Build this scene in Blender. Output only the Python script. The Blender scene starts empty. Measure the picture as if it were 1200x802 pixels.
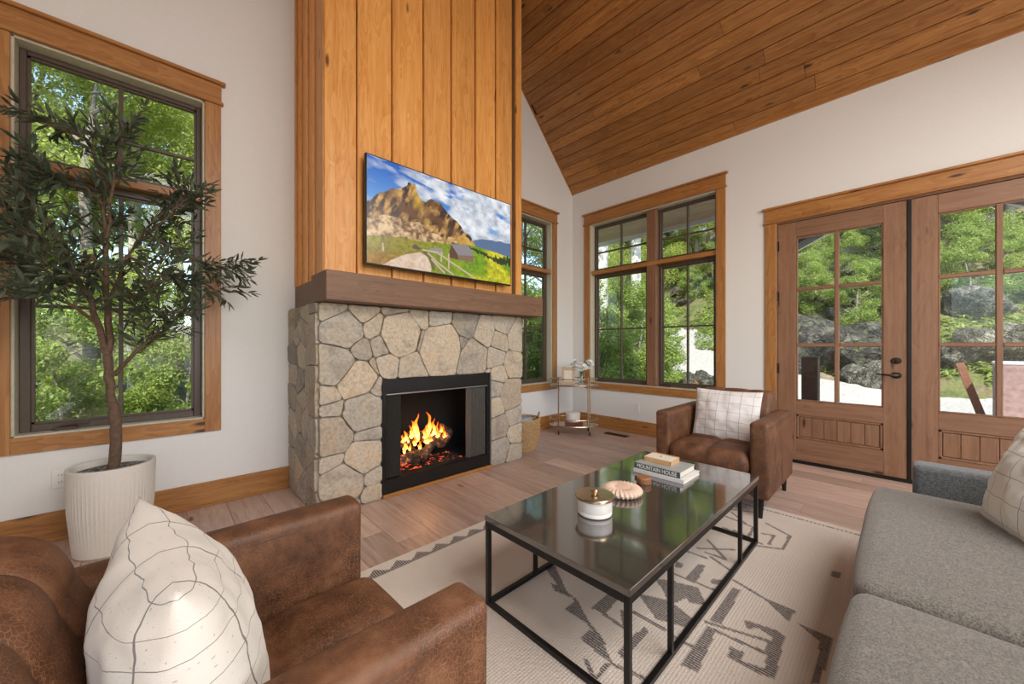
import bpy, bmesh, math, random
import numpy as np
from mathutils import Vector, Matrix, noise
random.seed(7)
PI = math.pi
scn = bpy.context.scene
COL = scn.collection

# ---------------------------------------------------------------- camera, sky, sun, exposure
cam_d = bpy.data.cameras.new('camera')
cam = bpy.data.objects.new('camera', cam_d)
COL.objects.link(cam)
cam.location = (0, 0, 1.18)
cam.rotation_euler = (PI / 2, 0, math.radians(46.5 - 90))
cam_d.sensor_width = 36
cam_d.lens = 36 * 436 / 1200
cam_d.shift_y = 5 / 1200
cam_d.clip_start = 0.02
cam_d.clip_end = 300
scn.camera = cam

world = bpy.data.worlds.new('sky')
scn.world = world
world.use_nodes = True
wn = world.node_tree
bg = wn.nodes['Background']
sky = wn.nodes.new('ShaderNodeTexSky')
sky.sky_type = 'NISHITA'
sky.sun_disc = False
sky.sun_elevation = math.radians(55)
sky.sun_rotation = math.radians(230)
wn.links.new(sky.outputs[0], bg.inputs[0])
bg.inputs[1].default_value = 0.45


def light(name, kind, energy, loc, rot=(0, 0, 0), color=(1, 1, 1), **kw):
    d = bpy.data.lights.new(name, kind)
    d.energy = energy
    d.color = color
    for k, v in kw.items():
        setattr(d, k, v)
    o = bpy.data.objects.new(name, d)
    o.location = loc
    o.rotation_euler = rot
    COL.objects.link(o)
    return o


sun_dir = Vector((-0.62, -0.50, 0.95)).normalized()
sun = light('sun', 'SUN', 7.6, (0, 0, 20), color=(1.0, 0.94, 0.82), angle=0.01)
sun.rotation_euler = sun_dir.to_track_quat('Z', 'Y').to_euler()
# large unseen area lights added behind the camera to brighten the room
light('room_fill', 'AREA', 150, (1.5, -1.9, 3.5), (math.radians(16), math.radians(6), 0), (1.0, 0.965, 0.92), shape='RECTANGLE', size=3.4, size_y=2.0)
light('room_fill', 'AREA', 85, (0.9, -3.5, 2.2), (math.radians(70), 0, math.radians(-20)), (1.0, 0.965, 0.92), shape='RECTANGLE', size=2.0, size_y=1.6)
vs = scn.view_settings
vs.view_transform = 'Standard'
vs.look = 'None'
vs.gamma = 1
vs.exposure = 0.12
vs.use_curve_mapping = False

# ---------------------------------------------------------------- helpers
class MB:
    sharp = 40

    def __init__(s):
        s.v = []
        s.f = []

    def add(s, vs_, fs_):
        n = len(s.v)
        s.v += [tuple(p) for p in vs_]
        s.f += [tuple(i + n for i in f) for f in fs_]
        return s

    def box(s, x0, x1, y0, y1, z0, z1, ch=0.0, M=None):
        x0, x1 = min(x0, x1), max(x0, x1)
        y0, y1 = min(y0, y1), max(y0, y1)
        z0, z1 = min(z0, z1), max(z0, z1)
        ch = min(ch, (x1 - x0) * .45, (y1 - y0) * .45, (z1 - z0) * .45)
        if ch <= 0:
            P = [(x, y, z) for z in (z0, z1) for y in (y0, y1) for x in (x0, x1)]
            F = [(0, 2, 3, 1), (4, 5, 7, 6), (0, 1, 5, 4), (2, 6, 7, 3), (0, 4, 6, 2), (1, 3, 7, 5)]
        else:
            c = ch
            P = []
            X = (x0, x1); Y = (y0, y1); Z = (z0, z1)
            sx = (1, -1)
            idx = {}
            for a in range(2):
                for b in range(2):
                    for d in range(2):
                        base = (X[a], Y[b], Z[d])
                        ins = (c * sx[a], c * sx[b], c * sx[d])
                        for k in range(3):
                            q = [base[i] + (0 if i == k else ins[i]) for i in range(3)]
                            idx[(a, b, d, k)] = len(P)
                            P.append(tuple(q))
            F = []
            for k in range(3):
                for side in range(2):
                    o = [i for i in range(3) if i != k]
                    q = []
                    for (m, n) in ((0, 0), (1, 0), (1, 1), (0, 1)):
                        t = [0, 0, 0]
                        t[k] = side; t[o[0]] = m; t[o[1]] = n
                        q.append(idx[(t[0], t[1], t[2], k)])
                    F.append(tuple(q))
            for k in range(3):      # edges parallel to axis k
                o = [i for i in range(3) if i != k]
                for m in range(2):
                    for n in range(2):
                        t0 = [0, 0, 0]; t1 = [0, 0, 0]
                        t0[k] = 0; t1[k] = 1
                        for t in (t0, t1):
                            t[o[0]] = m; t[o[1]] = n
                        F.append((idx[(*t0, o[0])], idx[(*t1, o[0])], idx[(*t1, o[1])], idx[(*t0, o[1])]))
            for a in range(2):
                for b in range(2):
                    for d in range(2):
                        F.append((idx[(a, b, d, 0)], idx[(a, b, d, 1)], idx[(a, b, d, 2)]))
        if M is not None:
            P = [M @ Vector(p) for p in P]
        return s.add(P, F)

    def tube(s, pts, rad, n=8, cap=True):
        pts = [Vector(p) for p in pts]
        if not hasattr(rad, '__len__'):
            rad = [rad] * len(pts)
        V = []
        up = Vector((0, 0, 1))
        prev = None
        for i, p in enumerate(pts):
            d = (pts[min(i + 1, len(pts) - 1)] - pts[max(i - 1, 0)])
            if d.length < 1e-9:
                d = Vector((0, 0, 1))
            d.normalize()
            if prev is None:
                a = d.cross(up)
                if a.length < .1:
                    a = d.cross(Vector((1, 0, 0)))
            else:
                a = prev - d * prev.dot(d)
            a.normalize()
            prev = a
            b = d.cross(a)
            for k in range(n):
                t = 2 * PI * k / n
                V.append(p + (a * math.cos(t) + b * math.sin(t)) * rad[i])
        F = []
        for i in range(len(pts) - 1):
            for k in range(n):
                F.append((i * n + k, i * n + (k + 1) % n, (i + 1) * n + (k + 1) % n, (i + 1) * n + k))
        if cap:
            F.append(tuple(range(n - 1, -1, -1)))
            F.append(tuple((len(pts) - 1) * n + k for k in range(n)))
        return s.add(V, F)

    def lathe(s, prof, c=(0, 0), n=32, sx=1, sy=1, ripple=None):
        V = []
        for (r, z) in prof:
            for k in range(n):
                t = 2 * PI * k / n
                rr = r if ripple is None else r * ripple(k, r, z)
                V.append((c[0] + rr * math.cos(t) * sx, c[1] + rr * math.sin(t) * sy, z))
        F = []
        for i in range(len(prof) - 1):
            for k in range(n):
                F.append((i * n + k, i * n + (k + 1) % n, (i + 1) * n + (k + 1) % n, (i + 1) * n + k))
        if prof[0][0] > 1e-6:
            F.append(tuple(range(n - 1, -1, -1)))
        if prof[-1][0] > 1e-6:
            F.append(tuple((len(prof) - 1) * n + k for k in range(n)))
        return s.add(V, F)

    def build(s, name, mat=None, parent=None, smooth=False, loc=None, rot=None, kind=None):
        me = bpy.data.meshes.new(name)
        me.from_pydata(s.v, [], s.f)
        bm = bmesh.new()
        bm.from_mesh(me)
        bmesh.ops.remove_doubles(bm, verts=bm.verts, dist=1e-6)
        bmesh.ops.recalc_face_normals(bm, faces=bm.faces)
        bm.to_mesh(me)
        bm.free()
        if smooth:
            me.polygons.foreach_set('use_smooth', [True] * len(me.polygons))
            try:
                me.set_sharp_from_angle(angle=math.radians(s.sharp))
            except Exception:
                pass
        if mat:
            me.materials.append(mat)
        return link(name, me, parent, loc, rot, kind)


def link(name, me, parent=None, loc=None, rot=None, kind=None):
    o = bpy.data.objects.new(name, me)
    COL.objects.link(o)
    if parent is not None:
        o.parent = parent
    if loc is not None:
        o.location = loc
    if rot is not None:
        o.rotation_euler = rot
    if kind:
        o['kind'] = kind
    return o


def tag(o, label, cat, group=None, kind=None):
    o['label'] = label
    o['category'] = cat
    if group:
        o['group'] = group
    if kind:
        o['kind'] = kind
    return o


def thing(name, label, cat, loc=(0, 0, 0), rz=0, group=None):
    o = link(name, None, None, loc, (0, 0, rz))
    return tag(o, label, cat, group)


def setting(name, label=None):
    o = link(name, None)
    o['kind'] = 'structure'
    if label:
        o['label'] = label
    return o


def copy_tree(o, parent=None):
    c = o.copy()
    COL.objects.link(c)
    c.parent = parent
    for ch in list(o.children):
        copy_tree(ch, c)
    return c


def soft_box(hx, hy, hz, r, n=(8, 8, 6), fn=None):
    """rounded box centred on the origin with half sizes h, radius r; fn(point, unit) displaces"""
    mb = MB()
    H = (hx, hy, hz)
    coords = []
    for k in range(3):
        h = H[k]
        rr = min(r, h)
        c = [-h, -h + rr * .12, -h + rr * .35, -h + rr * .7]
        m = n[k]
        c += [(-h + rr) + (2 * h - 2 * rr) * i / m for i in range(m + 1)]
        c += [h - rr * .7, h - rr * .35, h - rr * .12, h]
        coords.append(sorted(set(round(x, 6) for x in c)))
    for k in range(3):
        o = [i for i in range(3) if i != k]
        A, B = coords[o[0]], coords[o[1]]
        for sgn in (-1, 1):
            V = []
            for a in A:
                for b in B:
                    p = [0, 0, 0]
                    p[k] = sgn * H[k]; p[o[0]] = a; p[o[1]] = b
                    V.append(p)
            F = []
            nb = len(B)
            for i in range(len(A) - 1):
                for j in range(nb - 1):
                    F.append((i * nb + j, (i + 1) * nb + j, (i + 1) * nb + j + 1, i * nb + j + 1))
            mb.add(V, F)
    out = []
    for p in mb.v:
        p = Vector(p)
        inner = Vector([max(-(H[i] - min(r, H[i])), min(H[i] - min(r, H[i]), p[i])) for i in range(3)])
        d = p - inner
        if d.length > 1e-9:
            rr = min(r, min(H))
            q = inner + Vector([d[i] / d.length * min(r, H[i]) for i in range(3)])
        else:
            q = p
        if fn:
            q = fn(q, Vector((q.x / hx, q.y / hy, q.z / hz)))
        out.append(tuple(q))
    mb.v = out
    return mb


# camera-free helper: a point at depth t along the sight line of a pixel (only used to lay out modelled places)
_F = Vector((math.cos(math.radians(46.5)), math.sin(math.radians(46.5)), 0))
_R = Vector((_F.y, -_F.x, 0))


def at(px, py, t):
    return Vector((0, 0, 1.18)) + (_F + _R * ((px - 600) / 436) + Vector((0, 0, (406 - py) / 436))) * t


# ---------------------------------------------------------------- materials
class NT:
    def __init__(s, name):
        s.m = bpy.data.materials.new(name)
        s.m.use_nodes = True
        s.t = s.m.node_tree
        s.b = s.t.nodes['Principled BSDF']
        s.out = s.t.nodes['Material Output']

    def n(s, typ, **kw):
        nd = s.t.nodes.new(typ)
        for k, v in kw.items():
            if k.startswith('i_'):
                key = k[2:]
                key = int(key) if key.isdigit() else key
                if isinstance(v, bpy.types.NodeSocket):
                    s.t.links.new(v, nd.inputs[key])
                else:
                    nd.inputs[key].default_value = v
            else:
                setattr(nd, k, v)
        return nd

    def link(s, a, b):
        s.t.links.new(a, b)

    def math(s, op, a, b=0.0, c=0.0):
        nd = s.t.nodes.new('ShaderNodeMath')
        nd.operation = op
        for i, v in enumerate((a, b, c)):
            if isinstance(v, bpy.types.NodeSocket):
                s.t.links.new(v, nd.inputs[i])
            else:
                nd.inputs[i].default_value = v
        return nd.outputs[0]

    def mix(s, fac, a, b, mode='MIX'):
        nd = s.t.nodes.new('ShaderNodeMix')
        nd.data_type = 'RGBA'
        nd.blend_type = mode
        for key, v in ((0, fac), (6, a), (7, b)):
            if isinstance(v, bpy.types.NodeSocket):
                s.t.links.new(v, nd.inputs[key])
            else:
                nd.inputs[key].default_value = v if key == 0 or len(v) == 4 else (*v, 1)
        return nd.outputs[2]

    def ramp(s, fac, stops, interp='LINEAR'):
        nd = s.t.nodes.new('ShaderNodeValToRGB')
        nd.color_ramp.interpolation = interp
        el = nd.color_ramp.elements
        while len(el) < len(stops):
            el.new(0.5)
        for e, (p, c) in zip(el, stops):
            e.position = p
            e.color = c if len(c) == 4 else (*c, 1)
        s.t.links.new(fac, nd.inputs[0])
        return nd.outputs[0]

    def coords(s, scale=(1, 1, 1), rnd=0.0, kind='Object'):
        tc = s.n('ShaderNodeTexCoord').outputs[kind]
        if rnd:
            oi = s.n('ShaderNodeObjectInfo').outputs['Random']
            k = s.n('ShaderNodeVectorMath', operation='SCALE', i_0=(rnd, rnd * .73, rnd * .57))
            s.link(oi, k.inputs['Scale'])
            a = s.n('ShaderNodeVectorMath', operation='ADD', i_0=tc, i_1=k.outputs[0])
            tc = a.outputs[0]
        mp = s.n('ShaderNodeMapping', i_Vector=tc)
        mp.inputs['Scale'].default_value = scale
        return mp.outputs[0]

    def bump(s, h, strength=.3, dist=.01):
        b = s.n('ShaderNodeBump', i_Height=h)
        b.inputs['Strength'].default_value = strength
        b.inputs['Distance'].default_value = dist
        s.link(b.outputs[0], s.b.inputs['Normal'])

    def set(s, **kw):
        for k, v in kw.items():
            key = k.replace('_', ' ')
            if isinstance(v, bpy.types.NodeSocket):
                s.link(v, s.b.inputs[key])
            else:
                if key == 'Base Color' and len(v) == 3:
                    v = (*v, 1)
                s.b.inputs[key].default_value = v
        return s.m


def sc(c, k):
    return tuple(min(1, x * k) for x in c[:3])


def plain(name, col, rough=.5, metal=0, var=.06, nscale=40, bump=.05, **kw):
    t = NT(name)
    c = t.coords()
    nz = t.n('ShaderNodeTexNoise', i_Vector=c, i_Scale=nscale, i_Detail=3.0).outputs[0]
    col4 = t.ramp(nz, [(.25, sc(col, 1 - var)), (.75, sc(col, 1 + var))])
    t.set(Base_Color=col4, Roughness=rough, Metallic=metal, **kw)
    if bump:
        t.bump(nz, bump, .002)
    return t.m


def wood(name, dark, mid, lite, axis='z', rough=.5, knots=True, rnd=9.0, fine=1.0, vary=.25, kn_col=None, streak=1.0):
    t = NT(name)
    k = {'x': (1, 9, 9), 'y': (9, 1, 9), 'z': (9, 9, 1)}[axis]
    c = t.coords(rnd=rnd)
    mp = t.n('ShaderNodeMapping', i_Vector=c)
    mp.inputs['Scale'].default_value = tuple(a * fine for a in k)
    # knots bend the grain
    k2 = {'x': (.9, 3.2, 3.2), 'y': (3.2, .9, 3.2), 'z': (3.2, 3.2, .9)}[axis]
    mk = t.n('ShaderNodeMapping', i_Vector=c)
    mk.inputs['Scale'].default_value = tuple(a * 2.3 for a in k2)
    vo = t.n('ShaderNodeTexVoronoi', i_Vector=mk.outputs[0], i_Scale=1.0)
    d = vo.outputs['Distance']
    near = t.ramp(d, [(0.0, (1, 1, 1)), (.34, (0, 0, 0))])
    wv = t.n('ShaderNodeTexNoise', i_Vector=mp.outputs[0], i_Scale=1.0, i_Detail=4.0, i_Distortion=1.2).outputs[0]
    nz = t.math('ADD', wv, t.math('MULTIPLY', near, .25 if knots else 0.0))
    rings = t.math('FRACT', t.math('MULTIPLY', nz, 7.0))
    rings = t.ramp(rings, [(0, (.25, .25, .25)), (.55, (.7, .7, .7)), (.95, (1, 1, 1)), (1.0, (.3, .3, .3))])
    fb = t.n('ShaderNodeTexNoise', i_Vector=mp.outputs[0], i_Scale=9.0, i_Detail=2.0).outputs[0]
    blotch = t.n('ShaderNodeTexNoise', i_Vector=c, i_Scale=2.2, i_Detail=2.0).outputs[0]
    ms = t.n('ShaderNodeMapping', i_Vector=mp.outputs[0])
    ms.inputs['Scale'].default_value = tuple(4.5 if a > 1 else 1.4 for a in k)
    st = t.n('ShaderNodeTexNoise', i_Vector=ms.outputs[0], i_Scale=1.0, i_Detail=5.0, i_Roughness=.65).outputs[0]
    g = t.math('ADD', t.math('MULTIPLY', rings, .26 * streak), t.math('ADD', t.math('MULTIPLY', st, .62), t.math('MULTIPLY', t.math('ADD', fb, blotch), .14)))
    col = t.ramp(g, [(.28, dark), (.5, mid), (.78, lite)])
    oi = t.n('ShaderNodeObjectInfo').outputs['Random']
    mul = t.math('ADD', t.math('MULTIPLY', oi, vary), 1 - vary / 2)
    comb = t.n('ShaderNodeCombineColor', i_0=mul, i_1=mul, i_2=mul).outputs[0]
    col = t.mix(1.0, col, comb, 'MULTIPLY')
    if knots:
        sel = t.math('GREATER_THAN', t.n('ShaderNodeSeparateColor', i_0=vo.outputs['Color']).outputs[0], .35)
        kk = t.math('MULTIPLY', t.ramp(d, [(0.05, (1, 1, 1)), (.13, (0, 0, 0))]), sel)
        col = t.mix(kk, col, kn_col or sc(dark, .35))
    t.set(Base_Color=col, Roughness=rough)
    t.bump(t.math('ADD', fb, rings), .12, .002)
    return t.m


M = {}
M['paint'] = plain('wall_paint', (.775, .765, .745), .85, var=.015, nscale=60, bump=.04)
M['white_plastic'] = plain('white_plastic', (.8, .78, .74), .4, var=.01)
M['chase'] = wood('stained_pine_vertical', (.42, .15, .03), (.70, .30, .068), (.84, .43, .135), 'z', .42, vary=.2)
M['chase_dark'] = plain('pine_shadow_gap', (.12, .05, .018), .8)
M['trim_x'] = wood('trim_pine_x', (.17, .06, .016), (.33, .135, .036), (.46, .22, .068), 'x', .4, vary=.12)
M['trim_y'] = wood('trim_pine_y', (.17, .06, .016), (.33, .135, .036), (.46, .22, .068), 'y', .4, vary=.12)
M['trim_z'] = wood('trim_pine_z', (.17, .06, .016), (.33, .135, .036), (.46, .22, .068), 'z', .4, vary=.12)
M['ceil'] = wood('ceiling_pine', (.11, .045, .012), (.27, .108, .027), (.42, .20, .058), 'y', .42, vary=.4)
M['door_z'] = wood('door_alder_z', (.13, .06, .032), (.22, .11, .06), (.30, .165, .095), 'z', .42, vary=.14, streak=.6)
M['door_y'] = wood('door_alder_y', (.13, .06, .032), (.22, .11, .06), (.30, .165, .095), 'y', .42, vary=.14, streak=.6)
M['mantel'] = wood('mantel_walnut', (.10, .05, .028), (.17, .088, .05), (.235, .13, .078), 'x', .55, vary=0, knots=True, streak=.8)
M['floor'] = wood('floor_oak', (.29, .185, .145), (.48, .33, .265), (.66, .50, .42), 'y', .36, vary=.42, fine=.8, streak=.5, kn_col=(.12, .065, .045))
M['frame'] = plain('bronze_window_frame', (.085, .058, .04), .38, var=.1)
M['jamb'] = plain('window_jamb_wood', (.58, .53, .41), .28, var=.1)
M['black'] = plain('black_metal', (.012, .011, .011), .38, metal=.3, var=.2)
M['black_matte'] = plain('black_firebrick', (.006, .0055, .005), .9, var=.3)
M['brass'] = plain('champagne_brass', (.58, .44, .30), .25, metal=1, var=.05)
M['steel_grey'] = plain('galvanised_strip', (.35, .36, .38), .35, metal=.8, var=.05)
M['bronze'] = plain('oil_rubbed_bronze', (.05, .04, .035), .32, metal=.9, var=.2)
M['mortar'] = plain('mortar', (.26, .225, .185), .95, var=.2, nscale=90, bump=.3)
M['white_ceramic'] = plain('white_ceramic', (.82, .78, .72), .35, var=.02)
M['concrete_pot'] = plain('ribbed_white_pot', (.72, .68, .62), .75, var=.05, nscale=130, bump=.1)
M['cork'] = plain('round_wood_box', (.30, .13, .055), .45, var=.15)
M['lightwood'] = plain('light_wood_box', (.60, .36, .16), .4, var=.12)
M['paper'] = plain('book_pages', (.72, .66, .56), .8, var=.06, nscale=200)
M['marble'] = plain('white_shelf_glass', (.62, .66, .64), .12, var=.05)
M['petal'] = plain('white_petal', (.88, .87, .83), .6, var=.03)
M['stem'] = plain('green_stem', (.10, .22, .05), .5, var=.2)
M['wicker'] = plain('rattan', (.52, .33, .15), .6, var=.35, nscale=60)
M['greycloth'] = plain('grey_blue_cloth', (.30, .36, .42), .8, var=.15)
M['braid'] = plain('blush_braid', (.72, .52, .40), .8, var=.1, nscale=120, bump=.2)
M['asphalt'] = plain('roof_shingle', (.10, .095, .09), .9)
M['fascia'] = plain('white_fascia', (.75, .76, .78), .5, var=.03)
M['darkbrown'] = plain('dark_brown_stain', (.08, .035, .022), .6, var=.2)
M['redbrown'] = plain('weathered_redwood', (.22, .09, .055), .7, var=.25)
M['planter_pink'] = plain('russet_metal_box', (.30, .19, .18), .7, var=.3, nscale=14)
M['soffit'] = wood('soffit_pine', (.62, .42, .24), (.80, .60, .40), (.90, .74, .54), 'y', .6, vary=.15)


def stone_mat():
    t = NT('field_stone')
    c = t.coords(rnd=11)
    oi = t.n('ShaderNodeObjectInfo').outputs['Random']
    base = t.ramp(oi, [(0, (.33, .305, .265)), (.2, (.60, .52, .41)), (.38, (.45, .405, .34)), (.55, (.63, .52, .39)), (.7, (.52, .47, .40)), (.85, (.36, .33, .285)), (1, (.55, .43, .31))])
    n1 = t.n('ShaderNodeTexNoise', i_Vector=c, i_Scale=5.0, i_Detail=6.0, i_Distortion=1.0).outputs[0]
    n2 = t.n('ShaderNodeTexNoise', i_Vector=c, i_Scale=45.0, i_Detail=5.0).outputs[0]
    v = t.ramp(n1, [(.3, (.74, .72, .71)), (.5, (1, 1, 1)), (.72, (1.0, .90, .78))])
    col = t.mix(1.0, base, v, 'MULTIPLY')
    sp = t.ramp(n2, [(.3, (.62, .60, .58)), (.6, (1, 1, 1))])
    col = t.mix(.7, col, sp, 'MULTIPLY')
    t.set(Base_Color=col, Roughness=.9)
    t.bump(t.math('ADD', t.math('MULTIPLY', n1, 3.0), n2), .55, .012)
    return t.m


M['stone'] = stone_mat()


def leather_mat(name, dark, mid, lite):
    t = NT(name)
    c = t.coords(rnd=3)
    n1 = t.n('ShaderNodeTexNoise', i_Vector=c, i_Scale=13.0, i_Detail=8.0, i_Roughness=.62).outputs[0]
    vo = t.n('ShaderNodeTexVoronoi', i_Vector=t.n('ShaderNodeVectorMath', operation='ADD', i_0=c, i_1=t.n('ShaderNodeVectorMath', operation='SCALE', i_0=t.n('ShaderNodeTexNoise', i_Vector=c, i_Scale=30.0).outputs['Color'], i_3=.03).outputs[0]).outputs[0], i_Scale=105.0, feature='DISTANCE_TO_EDGE')
    crack = t.ramp(vo.outputs[0], [(0.0, (1, 1, 1)), (.07, (0, 0, 0))])
    worn = t.n('ShaderNodeTexNoise', i_Vector=c, i_Scale=2.6, i_Detail=4.0).outputs[0]
    col = t.ramp(n1, [(.3, dark), (.5, mid), (.75, lite)])
    f = t.math('MULTIPLY', crack, t.ramp(worn, [(.38, (.12, .12, .12)), (.60, (.70, .70, .70))]))
    col = t.mix(f, col, sc(lite, 1.7))
    t.set(Base_Color=col, Roughness=t.ramp(n1, [(.3, (.5, .5, .5)), (.7, (.68, .68, .68))]))
    t.bump(t.math('SUBTRACT', n1, t.math('MULTIPLY', crack, .5)), .25, .003)
    return t.m


M['leather'] = leather_mat('brown_leather', (.050, .020, .010), (.120, .048, .020), (.215, .098, .045))


def fabric_mat(name, a, b, s=420):
    t = NT(name)
    c = t.coords()
    n1 = t.n('ShaderNodeTexNoise', i_Vector=c, i_Scale=float(s), i_Detail=2.0).outputs[0]
    n2 = t.n('ShaderNodeTexNoise', i_Vector=c, i_Scale=float(s) * .35, i_Detail=2.0).outputs[0]
    g = t.math('ADD', t.math('MULTIPLY', n1, .7), t.math('MULTIPLY', n2, .3))
    col = t.ramp(g, [(.38, a), (.62, b)])
    t.set(Base_Color=col, Roughness=.95, Sheen_Weight=.3)
    t.bump(g, .5, .003)
    return t.m


M['sofa'] = fabric_mat('grey_tweed', (.085, .077, .066), (.215, .195, .165), 230)
M['sofa_arm'] = fabric_mat('blue_grey_tweed', (.055, .062, .068), (.165, .175, .18), 230)


def pillow_mat(name, base, line, nx, ny, w, rough_edges=0.0, flecks=0.0):
    t = NT(name)
    uv = t.n('ShaderNodeTexCoord').outputs['UV']
    nz = t.n('ShaderNodeTexNoise', i_Vector=uv, i_Scale=5.0, i_Detail=2.0).outputs['Color']
    off = t.n('ShaderNodeVectorMath', operation='SCALE', i_0=nz, i_3=.03 + rough_edges)
    u2 = t.n('ShaderNodeVectorMath', operation='ADD', i_0=uv, i_1=off.outputs[0]).outputs[0]
    sp = t.n('ShaderNodeSeparateXYZ', i_0=u2)
    dl = None
    for k, cnt in ((0, nx), (1, ny)):
        f = t.math('FRACT', t.math('MULTIPLY', sp.outputs[k], float(cnt)))
        d = t.math('ABSOLUTE', t.math('SUBTRACT', f, .5))
        L = t.math('LESS_THAN', d, w)
        dl = L if dl is None else t.math('MAXIMUM', dl, L)
    fn = t.n('ShaderNodeTexNoise', i_Vector=uv, i_Scale=260.0, i_Detail=2.0).outputs[0]
    col = t.mix(t.math('MULTIPLY', dl, .85), (*base, 1), (*line, 1))
    if flecks:
        fl = t.n('ShaderNodeTexNoise', i_Vector=uv, i_Scale=90.0, i_Detail=1.0).outputs[0]
        col = t.mix(t.ramp(fl, [(.70, (0, 0, 0)), (.74, (flecks,) * 3)]), col, (.25, .18, .12, 1))
    t.set(Base_Color=col, Roughness=.92, Sheen_Weight=.2)
    t.bump(fn, .3, .002)
    return t.m


M['pillow_a'] = pillow_mat('cream_handwoven', (.70, .655, .59), (.10, .09, .09), 3.4, 9.4, .013, .045, .6)
M['pillow_b'] = pillow_mat('white_windowpane', (.74, .70, .68), (.20, .18, .18), 6, 6, .016)
M['pillow_c'] = pillow_mat('pale_windowpane', (.84, .85, .82), (.13, .15, .16), 5, 5, .012)


def glass_mat():
    t = NT('window_glass')
    tr = t.n('ShaderNodeBsdfTransparent')
    tr.inputs[0].default_value = (.96, .98, .96, 1)
    gl = t.n('ShaderNodeBsdfGlossy')
    gl.inputs['Roughness'].default_value = .01
    fr = t.n('ShaderNodeLayerWeight')
    fr.inputs[0].default_value = .5
    k = t.math('ADD', t.math('MULTIPLY', t.math('POWER', fr.outputs['Facing'], 5.0), .9), .02)
    mx = t.n('ShaderNodeMixShader', i_0=k)
    t.link(tr.outputs[0], mx.inputs[1])
    t.link(gl.outputs[0], mx.inputs[2])
    t.link(mx.outputs[0], t.out.inputs[0])
    return t.m


M['glass'] = glass_mat()


def leaf_mat(name, a, b, trans=.45, gloss=.45):
    t = NT(name)
    c = t.coords(rnd=5)
    n1 = t.n('ShaderNodeTexNoise', i_Vector=c, i_Scale=3.5, i_Detail=3.0).outputs[0]
    wn_ = t.n('ShaderNodeTexNoise', i_Vector=c, i_Scale=22.0, i_Detail=1.0).outputs[0]
    col = t.ramp(t.math('ADD', t.math('MULTIPLY', n1, .5), t.math('MULTIPLY', wn_, .5)), [(.35, a), (.65, b)])
    t.set(Base_Color=col, Roughness=gloss)
    tl = t.n('ShaderNodeBsdfTranslucent', i_0=col)
    mx = t.n('ShaderNodeMixShader')
    mx.inputs[0].default_value = trans
    t.link(t.b.outputs[0], mx.inputs[1])
    t.link(tl.outputs[0], mx.inputs[2])
    t.link(mx.outputs[0], t.out.inputs[0])
    return t.m


M['leaf'] = leaf_mat('forest_leaf', (.20, .28, .045), (.56, .62, .16), .5)
M['leaf2'] = leaf_mat('bush_leaf', (.14, .23, .04), (.42, .50, .13), .5)
M['olive'] = leaf_mat('olive_leaf', (.035, .052, .028), (.12, .15, .09), .2, .42)
M['bark'] = plain('grey_bark', (.22, .19, .16), .9, var=.45, nscale=18, bump=.6)
M['birch'] = plain('pale_birch_bark', (.55, .52, .48), .8, var=.35, nscale=14, bump=.3)
M['olive_bark'] = plain('olive_bark', (.13, .08, .05), .8, var=.35, nscale=55, bump=.6)


def rock_mat(name='boulder', k=1.0):
    t = NT(name)
    c = t.coords(rnd=7)
    n1 = t.n('ShaderNodeTexNoise', i_Vector=c, i_Scale=2.4, i_Detail=10.0, i_Distortion=.8).outputs[0]
    n2 = t.n('ShaderNodeTexNoise', i_Vector=c, i_Scale=9.0, i_Detail=6.0).outputs[0]
    col = t.ramp(n1, [(.34, sc((.035, .03, .027), k)), (.5, sc((.13, .118, .105), k)), (.66, sc((.33, .29, .245), k))])
    cr = t.n('ShaderNodeTexVoronoi', i_Vector=t.n('ShaderNodeVectorMath', operation='ADD', i_0=c, i_1=t.n('ShaderNodeTexNoise', i_Vector=c, i_Scale=3.0).outputs['Color']).outputs[0], i_Scale=2.6, feature='DISTANCE_TO_EDGE').outputs[0]
    crk = t.ramp(cr, [(0, (0, 0, 0)), (.06, (1, 1, 1))])
    col = t.mix(.75, col, crk, 'MULTIPLY')
    sp = t.n('ShaderNodeTexNoise', i_Vector=c, i_Scale=20.0, i_Detail=4.0).outputs[0]
    col = t.mix(.8, col, t.ramp(sp, [(.4, (.45, .45, .45)), (.6, (1, 1, 1))]), 'MULTIPLY')
    col = t.mix(t.ramp(n2, [(.52, (0, 0, 0)), (.68, (.7, .7, .7))]), col, (.10, .12, .04, 1))
    t.set(Base_Color=col, Roughness=.95)
    t.bump(t.math('ADD', t.math('ADD', n1, n2), t.math('MULTIPLY', crk, .4)), 1.0, .12)
    return t.m


M['rock'] = rock_mat()
M['rock_dark'] = rock_mat('dark_boulder', .42)


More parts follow.
